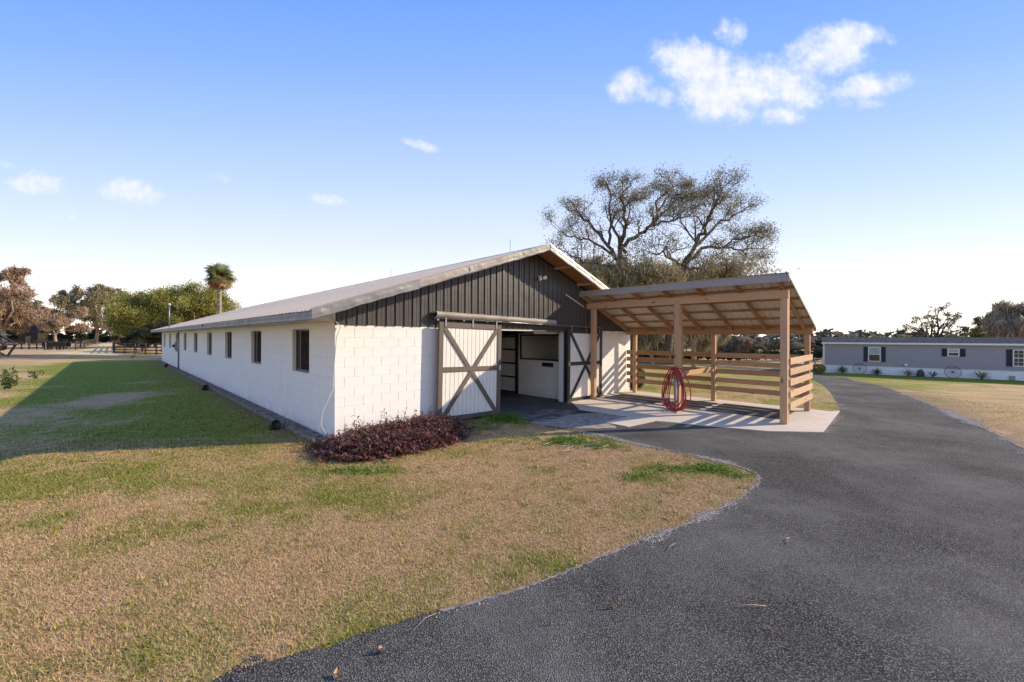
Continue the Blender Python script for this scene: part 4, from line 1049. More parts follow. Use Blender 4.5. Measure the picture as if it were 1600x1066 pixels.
def seg_mesh(segs, name, mat, parent, sides=5):
    """segs rows: x0 y0 z0 x1 y1 z1 r0 r1"""
    S = np.asarray(segs, float); a, b = S[:, :3], S[:, 3:6]; d = b - a; L = np.linalg.norm(d, axis=1)[:, None] + 1e-9; d = d / L
    q = np.where(np.abs(d[:, 2:3]) < .9, np.array([[0, 0, 1.]]), np.array([[1., 0, 0]])); x = np.cross(d, q); x /= np.linalg.norm(x, axis=1)[:, None]; y = np.cross(d, x)
    n = len(S); a = a - d * S[:, 6:7] * .25
    th = np.arange(sides) * 2 * math.pi / sides; c, s_ = np.cos(th), np.sin(th)
    ring = x[:, None, :] * c[None, :, None] + y[:, None, :] * s_[None, :, None]
    v0 = a[:, None, :] + ring * S[:, 6][:, None, None]; v1 = b[:, None, :] + ring * S[:, 7][:, None, None]
    v = np.concatenate([v0, v1], 1).reshape(-1, 3); base = (np.arange(n) * 2 * sides)[:, None]
    k = np.arange(sides)[None, :]; k2 = (k + 1) % sides
    f = np.stack([base + k, base + k2, base + k2 + sides, base + k + sides], 2).reshape(-1, 4)
    return link(name, npmesh(name, v, f, None, True), parent, mat)
def bend(p0, p1, n, wob, r, sag=0.0):
    p0, p1 = np.array(p0, float), np.array(p1, float); t = np.linspace(0, 1, n + 1)[:, None]; L = np.linalg.norm(p1 - p0)
    w_ = r.normal(0, 1, (n + 1, 3)) * wob * L; w_[0] = 0; w_[-1] = 0
    w_ = (w_ + np.roll(w_, 1, 0)) * .6; w_[0] = 0; w_[-1] = 0
    p = p0 + (p1 - p0) * t + w_; p[:, 2] += (np.sin(t[:, 0] * math.pi)) * L * .12 - sag * L * t[:, 0] ** 2; return p
def poly_segs(p, r0, r1):
    n = len(p) - 1; rr_ = np.linspace(r0, r1, n + 1)
    return [list(p[i]) + list(p[i + 1]) + [rr_[i], rr_[i + 1]] for i in range(n)]
def branching(limbs, R0, r, n2=7, n3=6, n4=3, spread=.34, twig=.3, updir=.25, minr=.012):
    """limbs: [(points, r0, r1)] -> (segments, twig tips). R0 is the crown radius"""
    segs, tips = [], []
    for (p, r0, r1) in limbs:
        segs += poly_segs(p, r0, r1); n = len(p)
        for k in range(n2):
            t = .25 + .75 * (k + r.random()) / n2; i = min(int(t * (n - 1)), n - 2); fr = t * (n - 1) - i; q = p[i] * (1 - fr) + p[i + 1] * fr
            d = r.normal(0, 1, 3); d[2] = abs(d[2]) * .6 + updir; ax = p[min(i + 1, n - 1)] - p[i]; ax = ax / (np.linalg.norm(ax) + 1e-9)
            d = d / np.linalg.norm(d) + ax * .5; d /= np.linalg.norm(d); L = R0 * spread * (.6 + .7 * r.random()) * (1.15 - .4 * t)
            b = bend(q, q + d * L, 4, .07, r); rb = max(minr * 2, (r0 * (1 - t) + r1 * t) * .5); segs += poly_segs(b, rb, rb * .45)
            for k3 in range(n3):
                t3 = .3 + .7 * (k3 + r.random()) / n3; i3 = min(int(t3 * 4), 3); f3 = t3 * 4 - i3; q3 = b[i3] * (1 - f3) + b[i3 + 1] * f3
                d3 = r.normal(0, 1, 3); d3[2] += updir * .6; d3 = d3 / np.linalg.norm(d3) + d * .7; d3 /= np.linalg.norm(d3); L3 = L * twig * (.6 + .9 * r.random())
                c = bend(q3, q3 + d3 * L3, 3, .08, r); segs += poly_segs(c, max(minr, rb * .4), minr * .6)
                tips.append(c[-1]); tips.append(c[-2])
                for k4 in range(n4):
                    d4 = r.normal(0, 1, 3); d4 /= np.linalg.norm(d4); e_ = c[2] + (d3 * .5 + d4) * L3 * .45; segs.append(list(c[2]) + list(e_) + [minr * .7, minr * .3]); tips.append(e_)
    return segs, np.array(tips)
def tree(name, loc, label, cat, H_, Rx, Rz_, cz, seed, bark, leafmat, nl, lsize, n1=8, n2=7, n3=6, trunk_r=None, mess=.16, mossn=0, mossL=.9, tintf=None, group=None, droop=0.0, low=-.5, trunk_split=.3, n4=2, updir=.25):
    r = np.random.default_rng(seed); e_ = empty(name, loc, 0, label, cat, group); tr = trunk_r or H_ * .028
    base = np.array([0, 0, -.15]); fork = np.array([r.normal(0, .25), r.normal(0, .25), cz * trunk_split + .6])
    segs = poly_segs(bend(base, fork, 3, .03, r), tr, tr * .75); limbs = []
    for k in range(n1):
        az = 2 * math.pi * (k + r.random() * .7) / n1; el = low + (1.35 - low) * r.random()
        rad = .62 + .25 * r.random(); tgt = np.array([math.cos(az) * math.cos(el) * Rx * rad, math.sin(az) * math.cos(el) * Rx * rad, cz + math.sin(el) * Rz_ * rad])
        limbs.append((bend(fork, tgt, 6, .06, r), tr * .5, tr * .16))
    s2, tips = branching(limbs, Rx, r, n2, n3, n4, updir=updir); segs += s2
    seg_mesh(segs, 'trunk', bark, e_)
    tips[:, 2] = np.where(tips[:, 2] < .3, .3 + r.random(len(tips)) * .6, tips[:, 2])
    idx = r.integers(0, len(tips), nl); P = tips[idx] + r.normal(0, 1, (nl, 3)) * mess * np.array([1, 1, .8]) * max(1, Rx * .22)
    clump = np.random.default_rng(seed + 1).random(len(tips)); tint = np.clip(clump[idx] * .75 + r.random(nl) * .35 - .05, 0, 1)
    leaf_cloud(P, lsize, r, leafmat, 'crown', e_, tint, droop=droop)
    if mossn:
        idx = r.integers(0, len(tips), mossn); P = tips[idx] + r.normal(0, .25, (mossn, 3)); P[:, 2] -= mossL * .5 * r.random(mossn)
        leaf_cloud(P, mossL * .45, r, M['leaf_moss'], 'hanging_moss', e_, clump[idx], droop=.92, stretch=2.6)
    return e_
def ray_pt(px, py, y): return np.array([(px - CX) / F * y, y, CAMH - (py - hor(px)) / F * y])

# ================================================================== BIG OAK behind the barn
Y0 = 36.0; bx_, by_ = 10.2, 36.5; zb = float(H(bx_, by_))
oak = empty('live_oak', (bx_, by_, zb), 0, 'tall spreading oak with sparse upper branches and hanging moss behind the barn and shelter', 'tree')
ro = np.random.default_rng(21); org = np.array([bx_, by_, zb])
def OP(px, py, dy): return ray_pt(px, py, Y0 + dy) - org
limb_px = [ # (points with depth), r0, r1
 ([(990,560,0),(988,470,0),(975,420,.3)], .45, .34),
 ([(1040,560,.5),(1050,470,.6),(1068,415,.3)], .40, .30),
 ([(975,420,.3),(968,385,0),(978,350,-.8),(970,310,-1.5),(985,285,-2)], .30, .05),
 ([(975,420,.3),(950,385,.8),(920,345,1.6),(895,330,2.4),(880,322,3)], .26, .04),
 ([(968,385,0),(995,370,-1),(1020,352,-2),(1028,310,-2.6),(1055,290,-3)], .24, .035),
 ([(978,395,0),(955,350,-1.2),(955,310,-2),(948,280,-2.8)], .18, .03),
 ([(960,400,.4),(920,375,2),(890,370,3.3),(872,360,4)], .17, .03),
 ([(950,385,.8),(960,335,2),(1000,300,3),(1010,272,3.4)], .18, .03),
 ([(1068,415,.3),(1085,385,-.5),(1100,355,-1.3),(1110,330,-2),(1135,305,-3)], .28, .04),
 ([(1068,415,.3),(1095,388,.6),(1130,386,1.4),(1160,392,2),(1200,388,2.6)], .24, .035),
 ([(1085,385,-.5),(1120,350,1),(1150,335,2),(1172,327,3)], .18, .03),
 ([(1130,386,1.4),(1165,370,0),(1195,372,-1.5)], .12, .025),
 ([(1020,352,-2),(1050,345,-1),(1085,330,.5),(1105,318,1.2)], .13, .025),
 ([(1100,355,-1.3),(1115,320,-3),(1127,293,-4)], .11, .022),
 ([(1160,392,2),(1172,405,1.6),(1182,418,1.2)], .07, .02),
 ([(1028,330,-2.3),(1050,300,-1),(1072,275,0)], .11, .022),
 ([(975,420,.3),(940,415,-1.5),(905,405,-3),(880,392,-3.6)], .2, .03),
 ([(1068,415,.3),(1040,400,-2),(1015,395,-3.4)], .18, .03),
 ([(1020,352,-2),(1045,325,.5),(1075,300,2),(1095,285,2.6)], .13, .025), ([(1085,385,-.5),(1065,350,1.5),(1060,320,2.4)], .12, .025),
 ([(975,420,.3),(1000,425,-3),(1020,440,-4.5)], .16, .03), ([(1068,415,.3),(1110,425,-2.5),(1140,440,-3.6)], .18, .03), ([(975,420,.3),(940,440,-3),(915,470,-4)], .16, .03)]
limbs = []
for (pp, r0, r1) in limb_px:
    k = np.array([OP(*q) for q in pp]); t0 = np.linspace(0, 1, len(k)); t1 = np.linspace(0, 1, (len(k) - 1) * 4 + 1)
    p = np.stack([np.interp(t1, t0, k[:, j]) for j in range(3)], 1); w_ = ro.normal(0, .13, p.shape); w_[::4] *= .3; p = p + w_; p[0] = k[0]; limbs.append((p, r0, r1))
trunk_limbs, crown_limbs = limbs[:2], limbs[2:]
segs = []
for (p, a, b) in trunk_limbs: segs += poly_segs(p, a, b)
crown_limbs = [(p, a * .78, b * .8) for (p, a, b) in crown_limbs]
s2, tips = branching(crown_limbs, 7.5, ro, 10, 6, 3, spread=.23, twig=.46, updir=.15, minr=.014)
ztop = float(OP(1000, 296, 0)[2])
sq = lambda z: np.where(z > ztop, ztop + (z - ztop) * .2, z)
s2 = np.array(s2); s2[:, 2] = sq(s2[:, 2]); s2[:, 5] = sq(s2[:, 5]); s2 = s2.tolist(); tips[:, 2] = sq(tips[:, 2])
segs += s2; seg_mesh(segs, 'trunk', M['bark'], oak, 6)
clump = ro.random(len(tips))
keep = clump > .18
idx = ro.choice(np.where(keep)[0], 50000); P = tips[idx] + ro.normal(0, .27, (50000, 3))
leaf_cloud(P, .125, ro, M['leaf_oak'], 'crown', oak, np.clip(clump[idx] * .7 + ro.random(50000) * .3, 0, 1))
lowt = np.where(tips[:, 2] < 8.6)[0]
idx = ro.choice(lowt, 26000); P = tips[idx] + ro.normal(0, .35, (26000, 3)); P[:, 2] -= 2.6 * ro.random(26000) ** 1.5
leaf_cloud(P, .26, ro, M['leaf_moss'], 'hanging_moss', oak, ro.random(26000), droop=.9, stretch=2.4)
idx = ro.choice(lowt, 26000); P = tips[idx] + ro.normal(0, .55, (26000, 3)); P[:, 2] -= 1.5 * ro.random(26000)
leaf_cloud(P, .19, ro, M['leaf_ochre'], 'lower_foliage', oak, np.clip(clump[idx] * .8 + ro.random(26000) * .25, 0, 1))
# smaller mossy trees and shrubs under and beside the oak
def gtree(px, y, *a, **k):
    x = (px - CX) / F * y; return (x, y, float(H(x, y)))
tree('mossy_tree', gtree(1085, 44), 'yellow-green mossy tree right of the big oak trunks, above the shelter roof', 'tree', 10.5, 4.6, 4.6, 6.4, 31, M['bark_pale'], M['leaf_ochre'], 22000, .22, mossn=9000, mossL=1.2, low=-.9)
tree('mossy_tree', gtree(930, 41), 'brownish moss-hung tree left of the big oak, behind the barn ridge', 'tree', 10.5, 4.3, 4.6, 6.6, 33, M['bark'], M['leaf_ochre'], 20000, .2, mossn=9000, mossL=1.1, low=-.9)
tree('mossy_tree', gtree(1020, 55), 'dense dark mossy tree behind the oak trunks seen under the shelter roof', 'tree', 11, 5.8, 5.2, 5.8, 35, M['bark_pale'], M['leaf_oakgreen'], 26000, .25, mossn=9000, mossL=1.3, low=-1.0)
tree('mossy_tree', gtree(1085, 62), 'pale moss-draped tree over the middle of the shelter slats', 'tree', 9, 5.2, 4.2, 4.6, 37, M['bark_pale'], M['leaf_moss'], 20000, .26, mossn=12000, mossL=1.5, low=-1.0)

# ================================================================== LEFT BACKGROUND
tree('russet_tree', gtree(8, 90), 'russet-leaved bare-limbed tree at the left picture edge', 'tree', 13, 6.6, 6.2, 6.6, 41, M['bark_pale'], M['leaf_red'], 36000, .27, low=-1.2, mossn=6000, mossL=.8)
tree('russet_tree', gtree(88, 95), 'smaller russet tree with pale forked trunk behind the black fence', 'tree', 10.5, 5.2, 4.8, 5.2, 42, M['bark_pale'], M['leaf_red'], 22000, .26, low=-1.1, mossn=6000, mossL=.8)
tree('background_tree', gtree(45, 125), 'olive tree far behind the russet trees', 'tree', 12, 7.5, 6.0, 6.0, 43, M['bark'], M['leaf_oakgreen'], 20000, .34, low=-.9)
tree('moss_oak', gtree(150, 115), 'broad dark green oak hung with pale moss behind the sandy track', 'tree', 13, 8.0, 6.4, 6.4, 44, M['bark_pale'], M['leaf_oakgreen'], 34000, .28, low=-.9, mossn=9000, mossL=1.0)
tree('background_tree', gtree(205, 125), 'dark oak partly hidden behind the bright green tree', 'tree', 12, 6.8, 5.8, 6.2, 45, M['bark'], M['leaf_oakgreen'], 20000, .34, low=-.9)
tree('green_tree', gtree(243, 76), 'dense bright yellow-green tree behind the far end of the barn', 'tree', 12, 7.4, 6.4, 6.0, 46, M['bark_pale'], M['leaf_green'], 80000, .25, low=-1.2, n1=18, n2=8, mess=.36)
tree('green_tree', gtree(312, 78), 'yellow-green tree beside the palm, right of the denser green tree', 'tree', 11.2, 7.4, 5.9, 5.6, 47, M['bark_pale'], M['leaf_green'], 70000, .25, low=-1.2, n1=18, n2=8, mess=.36)
tree('dark_bush', gtree(222, 57), 'dark low bush under the bright green tree behind the black fence', 'bush', 4.2, 2.6, 1.8, 1.9, 48, M['bark'], M['leaf_dark'], 12000, .18, low=-1.2)
tree('dark_bush', gtree(252, 56), 'dark low bush touching the far corner of the barn', 'bush', 4.4, 2.6, 1.9, 2.1, 49, M['bark'], M['leaf_dark'], 12000, .18, low=-1.2)
tree('red_shrub', gtree(197, 60), 'rusty red shrub behind the black fence corner', 'shrub', 1.9, 1.5, .7, 1.1, 50, M['bark'], M['leaf_red'], 4000, .14, low=-.8)
tree('palmetto_bush', gtree(215, 54), 'dark shrub growing through the black fence', 'shrub', 2.4, 1.0, 1.0, 1.2, 51, M['bark'], M['leaf_dark'], 4000, .14, low=-1.0)
hrow = [(128, 132), (150, 134), (172, 136), (105, 132), (80, 133), (55, 134), (25, 133), (5, 131), (-20, 132), (-50, 131), (192, 134), (215, 134), (240, 135), (270, 136), (-80, 132)]
h0 = tree('hedge_bush', gtree(*hrow[0]), 'dark evergreen bush in the row behind the left paddock', 'bush', 4.4, 3.8, 2.6, 1.6, 52, M['bark'], M['leaf_dark'], 11000, .30, low=-1.2, group='dark bushes behind the left paddock')
def copies(h0, spots, scl, rseed, z=True):
    r = np.random.default_rng(rseed)
    for (px, y) in spots:
        c = copy_tree(h0); x = (px - CX) / F * y; c.location = (x, y, float(H(x, y))); c.rotation_euler = (0, 0, r.random() * 6.28); s_ = scl * (.8 + .45 * r.random()); c.scale = (s_ * (1 + .2 * r.random()), s_, s_)
h0.scale = (1.5, 1.3, 1.2); copies(h0, hrow[1:], 1.25, 3)
for o_ in list(COL.objects):
    if o_.get('category') == 'tree' and o_.name.split('.')[0] in ('russet_tree', 'background_tree', 'moss_oak'): o_.scale = (1.37, 1.37, 1.32) if 'smaller russet' not in o_['label'] else (1.12, 1.12, 1.05)
# dark shed in the trees
sx_, sy_ = (52 - CX) / F * 108, 108.0
sh = empty('dark_shed', (sx_, sy_, 0), R(12), 'small dark-roofed shed between the russet trees', 'shed')
MB().box(-2.1, 2.1, -1.5, 1.5, 0, 2.9).obj('wall', M['interior_dark'], sh)
m_ = MB(); m_.prism([(-1.9, 2.9), (0, 4.6), (1.9, 2.9), (1.9, 2.75), (0, 4.45), (-1.9, 2.75)], 'x', -2.5, 2.5); m_.obj('roof', m_plain('blue_black_roof', (.026, .026, .028), .9, .1), sh)
MB().box(-.5, .5, -1.54, -1.50, 0, 2.0).obj('door', M['door_frame'], sh)
# utility cable across the left trees
cb_ = MB(); a_, b_ = ray_pt(-120, 430, 58), ray_pt(300, 520, 96)
# sabal palm
px_, py_ = (343 - CX) / F * 48.5, 48.5
pm = empty('cabbage_palm', (px_, py_, 0), 0, 'single cabbage palm with green fan crown and brown dead fronds behind the barn', 'palm')
rp = np.random.default_rng(9)
pts = [(.0, 0, -.1), (.05, 0, 2.5), (-.02, .05, 6), (.05, 0, 9.0)]
MB().tube(pts, [.24, .19, .18, .2], 10).obj('trunk', M['bark_pale'], pm, True)
def frond_mesh(seed):
    r = np.random.default_rng(seed); n = 22; vs_, fs_, ti = [], [], []
    st = [(-.015, 0, 0), (.015, 0, 0), (.012, .75, .10), (-.012, .75, .10)]; vs_ += st; fs_.append((0, 1, 2, 3)); ti += [.5] * 4
    for k in range(n):
        a = R(-108 + 216 * k / (n - 1)); L = 1.0 * (.8 + .2 * math.cos(a * .7)) * (.9 + .2 * r.random()); dr = -.25 - .3 * r.random()
        dx, dy = math.sin(a), math.cos(a); b = len(vs_); wq = .05
        vs_ += [(0, .7, .1), (dx * L * .55 - dy * wq, .7 + dy * L * .55 + dx * wq, .12 + dr * .12), (dx * L, .7 + dy * L, .1 + dr * .9 * L), (dx * L * .55 + dy * wq, .7 + dy * L * .55 - dx * wq, .08 + dr * .12)]
        fs_.append((b, b + 1, b + 2, b + 3)); ti += [r.random()] * 4
    return npmesh('frond', np.array(vs_), np.array(fs_), {'tint': ti})
fg = [frond_mesh(k) for k in range(3)]; fd = [frond_mesh(10 + k) for k in range(3)]
for m2 in fg: m2.materials.append(M['leaf_palm'])
for m2 in fd: m2.materials.append(M['leaf_dead'])
for k in range(92):
    dead = k >= 58; el = R(rp.uniform(-40, 85)) if not dead else R(rp.uniform(-66, -5)); az = rp.random() * 6.28
    o = bpy.data.objects.new('frond', (fd if dead else fg)[k % 3]); COL.objects.link(o); o.parent = pm; o.location = (.05 + rp.normal(0, .12), rp.normal(0, .12), 8.95 + rp.normal(0, .2))
    o.rotation_euler = (el, rp.normal(0, .3), az); s_ = rp.uniform(.72, 1.18) * (.92 if dead else 1); o.scale = (s_, s_, s_)
    if dead: o['label'] = 'brown dead frond'
# fences (black boards)
def fence(name, pts, zf, rails, h, label, group=None, bw=.14, mat=None, n_sub=1, post_w=.12):
    mat = mat or M['fence_black']; (x0, y0) = pts[0]; f_ = empty(name, (x0, y0, float(H(x0, y0))), 0, label, 'fence', group); z_ = float(H(x0, y0))
    for i, (x, y) in enumerate(pts):
        hz_ = float(H(x, y)) - z_; board('post', (x - x0, y - y0, hz_ - .1), (x - x0, y - y0, hz_ + h + .08), post_w, post_w, mat, f_, up=(0, 1, 0))
        if i < len(pts) - 1:
            x2, y2 = pts[i + 1]; h2 = float(H(x2, y2)) - z_; d = Vector((x2 - x, y2 - y, 0)).normalized(); nn = Vector((d.y, -d.x, 0)) * (post_w * .5 + .02)
            for zq in rails: board('rail', (x - x0 + nn.x, y - y0 + nn.y, hz_ + zq), (x2 - x0 + nn.x, y2 - y0 + nn.y, h2 + zq), .035, bw, mat, f_)
    return f_
def line(a, b, n): return [(a[0] + (b[0] - a[0]) * k / n, a[1] + (b[1] - a[1]) * k / n) for k in range(n + 1)]
pA, pB = G(179, 552.3), G(262, 554.5)
fence('board_fence', line(pA, pB, 5), 0, (.12, .48, .84, 1.20), 1.22, 'black four-rail board fence beside the far corner of the barn')
fence('board_fence', line(pA, G(176.5, 541), 6), 0, (.12, .48, .84, 1.20), 1.22, 'black board fence running back along the right of the sandy track')
fence('board_fence', line(G(-40, 546.5), G(104, 546), 12), 0, (.25, .7, 1.15), 1.2, 'black three-rail fence across the left paddock behind the dark feeder')
fence('board_fence', line(G(118, 546.5), G(160, 533.5), 12), 0, (.12, .48, .84, 1.20), 1.22, 'black board fence running back along the left of the sandy track')
fence('board_fence', line(G(-60, 537), G(150, 538), 14), 0, (.4, .8, 1.2), 1.2, 'far black rail fence at the back of the left paddock')
# dark feeder / cart in the paddock
fx, fy = G(88, 546.8)
fd_ = empty('hay_feeder', (fx, fy, 0), R(4), 'long low dark feed trough on legs in front of the left paddock fence', 'feeder')
m_ = MB(); m_.prism([(-.35, .45), (-.5, 1.15), (-.42, 1.15), (-.3, .52), (.3, .52), (.42, 1.15), (.5, 1.15), (.35, .45)], 'x', -1.6, 1.7); m_.obj('trough', M['interior_dark'], fd_)
for qx in (-1.3, -1.0, .3, .7):
    for qy in (-.28, .28): board('leg', (qx, qy, 0), (qx + .05, qy, .5), .10, .10, M['fence_black'], fd_, up=(0, 1, 0))
m_ = MB(); m_.prism([(-1.75, .55), (-1.35, 1.2), (-.85, 1.28), (-.9, .5)], 'y', -.3, .3); m_.obj('end_panel', M['interior_dark'], fd_)
m_ = MB(); m_.tube([(-1.6, 0, .8), (-2.1, 0, .75)], .09, 8); m_.obj('tow_bar', M['fence_black'], fd_)
# leaning dark frame at left edge (farm implement)
ix, iy = G(0, 558)
im = empty('farm_implement', (ix, iy, 0), R(0), 'tilted dark steel farm implement frame at the left edge beside the road', 'machine')
sc_ = iy / F
def IP(px, py, dy=0): return ((px - 0) * sc_, dy, (558 - py) * sc_)
for dy in (-.5, .5):
    for (a, b) in (((-22, 518), (16, 537.5)), ((16, 537.5), (2, 557.5)), ((-22, 518), (-34, 540)), ((-34, 540), (2, 557.5))):
        board('frame_bar', IP(*a, dy), IP(*b, dy), .14, .14, M['door_frame_dark'], im, up=(0, 1, 0))
for q in ((-22, 518), (16, 537.5), (2, 557.0)):
    a, b = IP(*q, -.5), IP(*q, .5); board('cross_bar', a, b, .12, .12, M['door_frame_dark'], im)
for q in ((-2, 541), (-12, 530)):
    o = MB().lathe([(.001, -.5), (.42, -.5), (.5, -.4), (.5, .4), (.42, .5), (.001, .5)], 14).obj('drum', M['black'], im, True); o.location = IP(*q); o.rotation_euler = (R(90), 0, 0); o.scale = (.9, .9, .8)
# paddock marker posts
x, y = G(41, 550.5); o = board('marker_post', (0, 0, 0), (0, 0, 1.3), .05, .05, M['rail'], None, up=(0, 1, 0)); o.location = (x, y, .65); tag(o, 'thin grey marker post standing alone in the left paddock', 'post')
x, y = G(71.5, 549); o = board('marker_post', (0, 0, 0), (0, 0, 1.3), .05, .05, M['rail'], None, up=(0, 1, 0)); o.location = (x, y, .65); tag(o, 'thin grey marker post just left of the dark feed trough', 'post')

# weeds on the left lawn
def weed(px, py, hgt, sp_, n, label, seed):
    x, y = G(px, py); r = np.random.default_rng(seed); e_ = empty('weed_plant', (x, y, 0), 0, label, 'weed'); segs = []; P = []; tips = []
    for k in range(n):
        az = r.random() * 6.28; L = hgt * (.6 + .5 * r.random()); d = np.array([math.cos(az) * sp_, math.sin(az) * sp_ * .7, L]) * (.5 + .5 * r.random())
        b = bend((0, 0, 0), d, 4, .05, r); segs += poly_segs(b, .011, .005)
        for j in range(9): tips.append(b[1 + j % 4] + r.normal(0, .05, 3))
    seg_mesh(segs, 'stem', M['bark'], e_, 4); tips = np.array(tips)
    tips = np.repeat(tips, 2, 0) + r.normal(0, .04, (len(tips) * 2, 3)); leaf_cloud(tips, .13, r, M['leaf_shrubgreen'], 'leaves', e_, r.random(len(tips)), stretch=1.3, up=.3)
weed(15, 608, .75, .55, 16, 'bushy green weed on the sunlit dry grass at the left edge', 61)
weed(55, 592, .5, .3, 5, 'small thin green weed right of the bushy one on the dry grass', 62)
weed(208, 560, .35, .25, 5, 'tiny green weed at the road edge near the far barn corner', 63)

# ================================================================== RIGHT / FAR BACKGROUND
# bare clumped tree behind the mobile home
rb_ = np.random.default_rng(71); Y1 = 66.0
bt = empty('bare_tree', (*gtree(1455, Y1)[:2], -1.56), 0, 'nearly bare tree with round leaf clumps behind the mobile home roof', 'tree'); org = np.array([bt.location.x, Y1, -1.56])
limbs = []
tips_px = [(1411,517),(1418,508),(1428,503),(1437,498),(1430,512),(1445,497),(1452,487),(1462,486),(1470,484),(1477,480),(1458,495),(1466,499),(1481,488),(1489,493),(1489,498),(1497,495),(1480,499),(1475,506),(1488,505),(1493,500),(1497,516),(1498,522),(1487,520),(1440,507),(1448,505),(1425,514),(1455,503),(1461,509),(1470,512),(1484,512),(1415,514),(1433,520),(1443,516)]
segs = []; pts_ = []
for (px, py) in tips_px:
    q = ray_pt(px, py, Y1 + rb_.normal(0, 1.5)) - org; b0 = np.array([(px - 1455) * .018 + rb_.normal(0, .2), rb_.normal(0, .4), 2.6]); b = bend(b0, q, 5, .05, rb_); segs += poly_segs(b, .09, .025)
    for k in range(2):
        e_ = q + rb_.normal(0, .5, 3); segs.append(list(b[-2]) + list(e_) + [.03, .015]); pts_.append(e_)
    pts_.append(q)
for k in range(7):
    b = bend((0, 0, -.1), ((k - 3) * .55, 0, 2.8), 3, .03, rb_); segs += poly_segs(b, .16, .1)
seg_mesh(segs, 'trunk', M['bark'], bt); pts_ = np.array(pts_)
P = np.repeat(pts_, 70, 0) + rb_.normal(0, 1, (len(pts_) * 70, 3)) * np.array([.20, .20, .13]); leaf_cloud(P, .16, rb_, M['leaf_dark'], 'leaf_clumps', bt, rb_.random(len(P)) * .6)
tree('mossy_tree', gtree(1590, 62), 'large grey moss-hung tree behind the right end of the mobile home', 'tree', 11, 5.2, 4.4, 5.4, 72, M['bark'], M['leaf_moss'], 16000, .2, mossn=16000, mossL=1.3, low=-.8)
tree('oak_tree', gtree(1545, 66), 'olive tree left of the grey mossy tree behind the mobile home', 'tree', 8.5, 3.6, 2.6, 4.4, 73, M['bark'], M['leaf_oakgreen'], 12000, .22, low=-.8)
# far belt of trees: every near tree is its own, built from a handful of kinds
kinds = []
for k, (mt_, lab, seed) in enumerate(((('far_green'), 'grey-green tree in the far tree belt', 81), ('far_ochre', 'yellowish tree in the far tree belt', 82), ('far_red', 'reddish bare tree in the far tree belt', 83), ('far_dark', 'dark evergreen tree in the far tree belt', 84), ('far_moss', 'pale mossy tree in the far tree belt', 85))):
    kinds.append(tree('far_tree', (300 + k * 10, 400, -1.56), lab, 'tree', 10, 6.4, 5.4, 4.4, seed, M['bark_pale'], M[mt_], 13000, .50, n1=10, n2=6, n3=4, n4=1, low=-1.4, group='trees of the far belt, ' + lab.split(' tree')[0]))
rt = np.random.default_rng(15); px = 985; first = set()
spots = []
while px < 1700:
    spots.append((px, 91 + rt.random() * 10, .40 + .18 * rt.random())); px += rt.uniform(12, 20)
px = 960
while px < 1700:
    spots.append((px, 135 + rt.random() * 20, .56 + .20 * rt.random())); px += rt.uniform(16, 26)
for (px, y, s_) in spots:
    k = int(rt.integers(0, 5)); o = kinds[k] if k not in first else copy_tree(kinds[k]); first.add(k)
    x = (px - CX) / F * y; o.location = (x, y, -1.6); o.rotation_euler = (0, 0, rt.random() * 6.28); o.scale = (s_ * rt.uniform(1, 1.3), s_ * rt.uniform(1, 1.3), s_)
hrow2 = [(px, 66 + rt.random() * 3) for px in range(1000, 1290, 19)]  # added bushes stand in for a dark band of horses and fence shade
hb = tree('hedge_bush', gtree(*hrow2[0]), 'dark evergreen bush standing in for the dark band beyond the right paddock', 'bush', 3.0, 3.0, 1.7, 1.1, 53, M['bark'], M['leaf_dark'], 9000, .3, low=-1.4, group='bushes standing in for the dark band beyond the right paddock')
hb.scale = (.62, .55, .5); copies(hb, hrow2[1:], .55, 6)
fence('board_fence', line(G(985, 562), G(1320, 563.5), 22), 0, (.3, .7, 1.1), 1.15, 'black rail fence across the field behind the shelter')
# shrubs
def small_bush(name, loc, h, w_, mat, n, size, label, seed, cat='shrub', group=None, up=.4, stretch=1.6):
    r = np.random.default_rng(seed); e_ = empty(name, loc, 0, label, cat, group); P = r.normal(0, 1, (n, 3)); P /= np.linalg.norm(P, axis=1)[:, None]; P *= (.5 + .5 * r.random((n, 1)) ** .4)
    P = P * np.array([w_, w_, h * .5]) + np.array([0, 0, h * .52]); P = P[P[:, 2] > .03]
    leaf_cloud(P, size, r, mat, 'foliage', e_, r.random(len(P)), up=up, stretch=stretch)
    seg_mesh([[0, 0, -.02, *(r.normal(0, w_ * .4, 2)), h * .7, .02, .008] for _ in range(9)], 'stem', M['bark'], e_, 4); return e_
x, y = W(12.15, .1); small_bush('variegated_shrub', (x, y, 0), .95, .42, M['leaf_shrub'], 1500, .12, 'dark green variegated shrub at the barn corner behind the slats', 91)
x, y = W(12.9, .9); small_bush('variegated_shrub', (x, y, 0), .85, .5, M['leaf_shrub'], 1500, .12, 'second dark shrub just right of the one at the barn corner', 92)
x, y = on_front(1316, .7)
